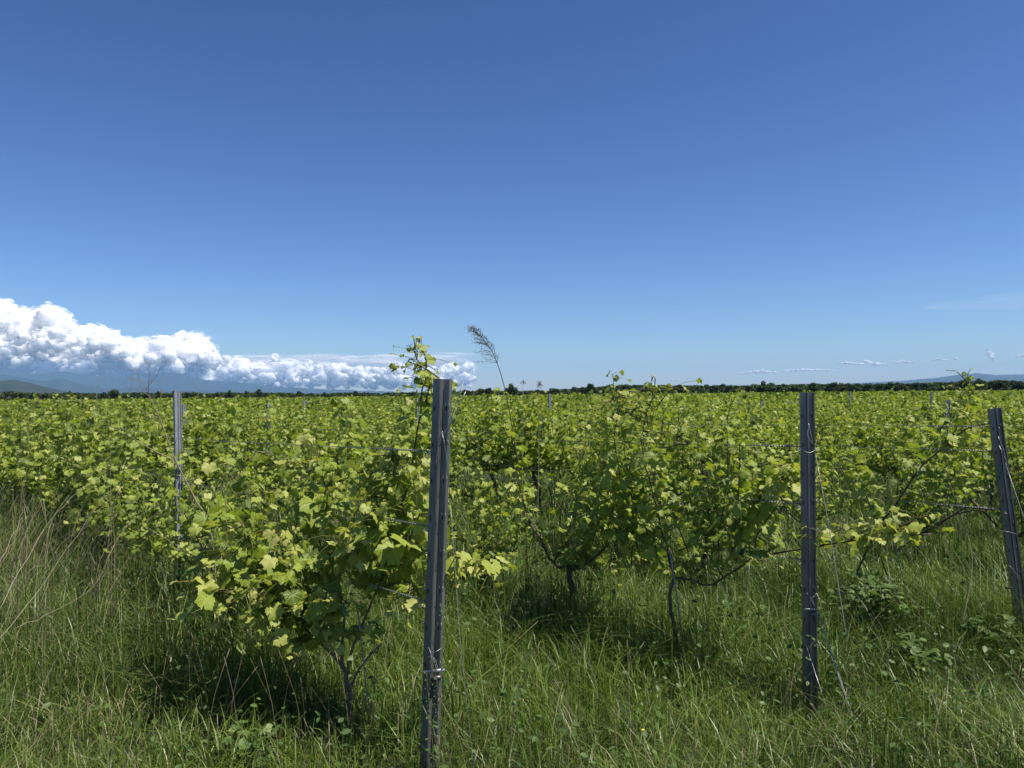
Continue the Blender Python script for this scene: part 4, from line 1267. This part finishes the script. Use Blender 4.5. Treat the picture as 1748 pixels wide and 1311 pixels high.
# ------------------------------------------------------------------ grass
def blades(x, y, h, wd, lean, tint, rng, curl=0.5):
    n = len(x)
    z0 = gz(x, y) - 0.01
    az = rng.uniform(0, 2 * math.pi, n)
    ld = np.stack([np.cos(az), np.sin(az)], -1)
    fa = az + math.pi / 2 + rng.normal(size=n) * 0.5
    wv = np.stack([np.cos(fa), np.sin(fa), np.zeros(n)], -1) * (wd / 2)[:, None]
    ts = np.array([0, 0.38, 0.72, 1.0]); ws = np.array([0.8, 1.0, 0.72, 0.0])
    V = np.zeros((n, 7, 3)); c = 0
    for i, t in enumerate(ts):
        hor = (lean * (t ** 2) * h)[:, None] * ld
        zz = h * (t - np.minimum(curl * lean * 0.62, 0.95) * t ** 3)
        ctr = np.stack([x + hor[:, 0], y + hor[:, 1], z0 + zz], -1)
        if i < 3:
            V[:, c] = ctr - wv * ws[i]; V[:, c + 1] = ctr + wv * ws[i]; c += 2
        else:
            V[:, c] = ctr
    off = (np.arange(n) * 7)[:, None, None]
    f4 = (np.array([[0, 1, 3, 2], [2, 3, 5, 4]])[None] + off).reshape(-1, 4)
    f3 = (np.array([[4, 5, 6]])[None] + off).reshape(-1, 3)
    return V.reshape(-1, 3), f3, f4, np.repeat(tint, 7)


rgs = np.random.default_rng(2024)
gb = MB()
for (d0, d1, dens, wmul) in [(1.3, 3.2, 3600, 1.0), (3.2, 5.2, 3000, 1.0), (5.2, 8.5, 1500, 1.3), (8.5, 14, 560, 1.8), (14, 26, 150, 2.8), (26, 48, 26, 5.0)]:
    area = (d1 * d1 - d0 * d0) * 0.78 + (d1 - d0) * 1.2
    n = int(area * dens)
    y = np.sqrt(rgs.uniform(d0 * d0, d1 * d1, n)); x = rgs.uniform(-1, 1, n) * (0.78 * y + 0.6)
    # tufts: pull each blade part of the way to a jittered tuft centre
    cs_ = 0.11
    cx = (np.floor(x / cs_) + 0.5) * cs_; cyy = (np.floor(y / cs_) + 0.5) * cs_
    k = 0.45 * rgs.random(n)
    x = x + (cx + 0.05 * np.sin(cx * 91 + cyy * 57) - x) * k; y = y + (cyy + 0.05 * np.sin(cx * 37 - cyy * 83) - y) * k
    patch = fbm(x * 0.8, y * 0.8, 3, 4); fine_ = fbm(x * 3.1, y * 3.1, 8, 3)
    h = 0.11 + 0.26 * np.clip(patch * 1.3 - 0.15, 0, 1) + 0.22 * (fine_ - 0.5)
    # taller unmown strips under the rows
    u = (x - P1[0]) * RD[1] - (y - P1[1]) * RD[0]
    inrow = np.exp(-((np.mod(u + 0.92, 1.85) - 0.92) / 0.36) ** 2)
    h = h + 0.20 * inrow * (0.5 + patch) + np.where((x < -1.2) & (y > 3.8), 0.13, 0)
    h = np.clip(h, 0.06, 0.55) * rgs.uniform(0.4, 1.35, n)
    tall = rgs.random(n) < 0.012
    h = np.where(tall, h * 1.3 + 0.06, h)
    h = np.where(rgs.random(n) < 0.35, h * 0.55, h)
    for (gx, gy, gr) in ((-0.33, 2.95, 0.45), (-0.30, 2.6, 0.4), (-0.85, 3.55, 0.32), (1.5, 3.75, 0.3)):   # thin, short growth round the feet of the posts
        h = h * (1 - 0.62 * np.exp(-((x - gx) ** 2 + (y - gy) ** 2) / gr ** 2))
    wd = rgs.uniform(0.0020, 0.0052, n) * wmul
    broad = rgs.random(n) < 0.05
    wd = np.where(broad, wd * 1.9, wd)
    wd = np.where(tall, 0.0018 * wmul, wd)
    lean = np.clip(rgs.normal(0.6, 0.5, n), 0.03, 1.9)
    tint = 0.36 + 0.62 * (fbm(x * 1.3 + 9, y * 1.3, 21, 3) - 0.5) + rgs.normal(size=n) * 0.15
    tint = np.clip(tint, 0, 0.86)
    straw = rgs.random(n) < (0.02 + 0.07 * (fbm(x * 0.9 + 30, y * 0.9, 41, 2) > 0.58) + 0.10 * ((x < -1.4) & (y > 3)))
    tint = np.where(straw | (tall & (rgs.random(n) < 0.6)), rgs.uniform(0.88, 1.0, n), tint)
    V, f3, f4, T = blades(x, y, h, wd, lean, tint, rgs)
    gb.add(V, f3, f4, T)
print('blades', gb.n // 7)
tag(gb.build('grass', M_grass), kind='stuff')

# seed heads on tall stems
sb = MB()
n = 2600
y = np.sqrt(rgs.uniform(2.2 ** 2, 11 ** 2, n)); x = rgs.uniform(-1, 1, n) * (0.75 * y + 0.4)
keep = fbm(x * 0.7, y * 0.7, 61, 3) > 0.47
for x_, y_ in zip(x[keep], y[keep]):
    h_ = rgs.uniform(0.25, 0.55); z_ = float(gz(x_, y_)); a_ = rgs.uniform(0, 6.28); l_ = rgs.uniform(0.05, 0.2)
    dx, dy = math.cos(a_) * l_, math.sin(a_) * l_
    P_ = spline([(x_, y_, z_), (x_ + dx * 0.35, y_ + dy * 0.35, z_ + h_ * 0.6), (x_ + dx, y_ + dy, z_ + h_)], 6)
    tt = rgs.uniform(0.0, 0.6)
    sb.tube(P_, 0.0011, 0.0007, 3, tint=tt)
    e_ = P_[-1]; d_ = unit(P_[-1] - P_[-2]) 
    sb.tube([e_ - d_ * 0.045, e_ - d_ * 0.02, e_ + d_ * 0.012], [0.0007, 0.0017, 0.0005], None, 4, tint=min(1, tt + 0.1))
tag(sb.build('seeding_grass', M_straw), kind='stuff')

# ------------------------------------------------------------------ broad-leaved weeds low in the grass
wb = MB()
ov = np.array([[0, 0, 0], [0.34, 0.35, 0.05], [0.36, 0.75, 0.02], [0, 1.25, -0.14], [-0.36, 0.75, 0.02], [-0.34, 0.35, 0.05], [0, 0.6, -0.05]])
of = [[6, 0, 1], [6, 1, 2], [6, 2, 3], [6, 3, 4], [6, 4, 5], [6, 5, 0]]
n = 34000
y = np.sqrt(rgs.uniform(2.0 ** 2, 13 ** 2, n)); x = rgs.uniform(-1, 1, n) * (0.76 * y + 0.5)
m_ = fbm(x * 1.1 + 4, y * 1.1, 71, 3)
u_ = (x - P1[0]) * RD[1] - (y - P1[1]) * RD[0]
rowy = np.exp(-((np.mod(u_ + 0.92, 1.85) - 0.92) / 0.34) ** 2)
keep = m_ + 0.16 * rowy > 0.52
rowy = rowy[keep]
x, y = x[keep], y[keep]; n = len(x)
z = gz(x, y) + rgs.uniform(0.05, 0.26, n) * (1 + 1.1 * rowy)
nr = unit(rgs.normal(size=(n, 3)) * 0.45 + [0, 0, 1]); az = rgs.uniform(0, 6.28, n)
t = np.stack([np.cos(az), np.sin(az), rgs.uniform(-0.5, 0.4, n)], -1); t = unit(t - nr * (t * nr).sum(1)[:, None]); xx = np.cross(t, nr)
S = rgs.uniform(0.010, 0.034, n)[:, None]
wb.stamp(ov, of, None, np.stack([xx * S, t * S, nr * S], -1), np.stack([x, y, z], -1), np.clip(rgs.normal(0.35, 0.22, n), 0, 0.8))
tag(wb.build('undergrowth', M_weed), kind='stuff')


def bramble(px, D, rad, h, n, lab, seed, leaf=0.034, name='bramble_bush', dark=0.0):
    rr = np.random.default_rng(seed)
    bs = foot(px, D); e = empty(name, bs); cb = MB(); fb = MB(); P = []; Nn = []; T = []; S = []
    for k in range(n):
        a = rr.uniform(0, 6.28); q = rad * rr.uniform(0.3, 1.0)
        tp = np.array([q * math.cos(a), q * math.sin(a), h * rr.uniform(0.55, 1.0)])
        st_ = spline([(0.2 * tp[0], 0.2 * tp[1], 0), tp * [0.6, 0.6, 0.95], tp + [0.05 * math.cos(a), 0.05 * math.sin(a), -0.05]], 9)
        cb.tube(st_, 0.0028, 0.0012, 4, tint=rr.uniform(0, 0.8))
        for i in range(2, 9):
            nn = unit(rr.normal(size=3) * 0.4 + [0, 0, 1]); az = rr.uniform(0, 6.28)
            c0 = st_[i] + np.array([math.cos(az), math.sin(az), 0.3]) * 0.03
            for da in (-0.9, 0, 0.9):
                t_ = np.array([math.cos(az + da), math.sin(az + da), rr.uniform(-0.3, 0.2)]); t_ = unit(t_ - nn * np.dot(t_, nn))
                P.append(c0); Nn.append(nn); T.append(t_); S.append(leaf * rr.uniform(0.7, 1.2))
    P = np.array(P); Nn = np.array(Nn); T = np.array(T); S = np.array(S)[:, None]
    fb.stamp(ov * [1.15, 1, 1], of, None, np.stack([np.cross(T, Nn) * S, T * S, Nn * S], -1), P, np.clip(rr.normal(0.62, 0.2, len(P)), 0, 1))
    cb.build('stem', M_cane, e); fb.build('foliage', M_weed, e)
    return tag(e, lab, 'bush')


bramble(1500, 4.9, 0.30, 0.46, 26, 'bushy clump of bramble leaves in the grass between the second and the leaning post', 1)
bramble(1560, 4.3, 0.16, 0.26, 12, 'smaller bramble sprig in the grass just in front of the bushy clump', 2)
bramble(1690, 4.6, 0.18, 0.30, 10, 'low bramble sprig before the foot of the leaning post', 3)
bramble(420, 3.3, 0.16, 0.22, 7, 'low patch of toothed weed leaves in the grass below the low spreading vine', 4, 0.030, 'nettle_clump')
bramble(30, 2.75, 0.15, 0.20, 8, 'broad weed leaves in the grass by the bottom corner under the dry stalks', 5, 0.05, 'nettle_clump')
bramble(1240, 5.0, 0.2, 0.32, 12, 'leafy weed clump on the grass under the long cane', 6, 0.036, 'nettle_clump')
bramble(660, 2.66, 0.12, 0.2, 7, 'few round weed leaves in the grass at the foot of the tallest post', 7, 0.045, 'nettle_clump')
bramble(1350, 2.9, 0.14, 0.2, 8, 'low weed leaves in the grass in front of the second steel post', 8, 0.035, 'nettle_clump')
# fine climbing weed on the tallest post
rr = np.random.default_rng(88)
bs = foot(745, 3.08); e = empty('climbing_weed', bs); cb = MB(); fb = MB(); P = []
for (pts) in (((752, 1300, 3.06), (740, 1240, 3.06), (748, 1180, 3.06), (736, 1120, 3.07)), ((742, 1320, 3.05), (735, 1230, 3.05), (728, 1150, 3.06)), ((762, 1300, 3.05), (758, 1180, 3.06), (760, 1100, 3.06), (752, 1030, 3.07))):
    s_ = spline(pl(*pts), 30) - bs; cb.tube(s_, 0.0012, 0.0008, 3, tint=0.8)
    for q in s_:
        for _ in range(4): P.append(q + rr.normal(size=3) * 0.008)
P = np.array(P); k = len(P); nr = unit(rr.normal(size=(k, 3)) + [0, -0.6, 0.4]); t = unit(np.cross(nr, rr.normal(size=(k, 3)))); S = rr.uniform(0.003, 0.0075, k)[:, None]
fb.stamp(ov, of, None, np.stack([np.cross(t, nr) * S, t * S, nr * S], -1), P, rr.uniform(0.5, 1, k))
cb.build('stem', M_cane, e); fb.build('foliage', M_weed, e)
tag(e, 'fine small-leaved weed climbing the foot of the tallest post', 'weed')
# buttercup
p = at(1098, 1247, 2.92); e = empty('buttercup', (p[0], p[1], float(gz(p[0], p[1])))); zz = p[2] - e.location[2]
mb = MB(); mb.tube([(0, 0, 0), (0.01, 0, zz * 0.6), (0, 0, zz)], 0.0012, 0.001, 4, tint=0.9); mb.build('stem', M_cane, e)
mb = MB()
for q in range(5):
    a = q * 1.257; c, s_ = math.cos(a), math.sin(a)
    mb.add([(0, 0, zz), (0.004 * c - 0.003 * s_, 0.004 * s_ + 0.003 * c, zz + 0.003), (0.007 * c, 0.007 * s_, zz + 0.004), (0.004 * c + 0.003 * s_, 0.004 * s_ - 0.003 * c, zz + 0.003)], None, [(0, 1, 2, 3)])
mb.build('petal', M_yellow, e); tag(e, 'single tiny yellow buttercup low in the grass', 'flower')

# ------------------------------------------------------------------ haze over the plain
HZ = True
if HZ:
    x0, x1, y0, y1, z0, z1 = -30000, 30000, -3000, 31500, -12, 1150
    v = [(x0, y0, z0), (x1, y0, z0), (x1, y1, z0), (x0, y1, z0), (x0, y0, z1), (x1, y0, z1), (x1, y1, z1), (x0, y1, z1)]
    f = [(0, 3, 2, 1), (4, 5, 6, 7), (0, 1, 5, 4), (1, 2, 6, 5), (2, 3, 7, 6), (3, 0, 4, 7)]
    m, nt = new_mat('haze')
    pv = N(nt, 'ShaderNodeVolumePrincipled'); pv.inputs['Color'].default_value = (0.32, 0.59, 1.0, 1); pv.inputs['Density'].default_value = 2.6e-5; pv.inputs['Anisotropy'].default_value = 0.0
    o_ = N(nt, 'ShaderNodeOutputMaterial'); nt.links.new(pv.outputs[0], o_.inputs['Volume'])
    mb = MB(); mb.add(v, None, f); o = mb.build('haze', m, smooth=False); tag(o, kind='stuff')
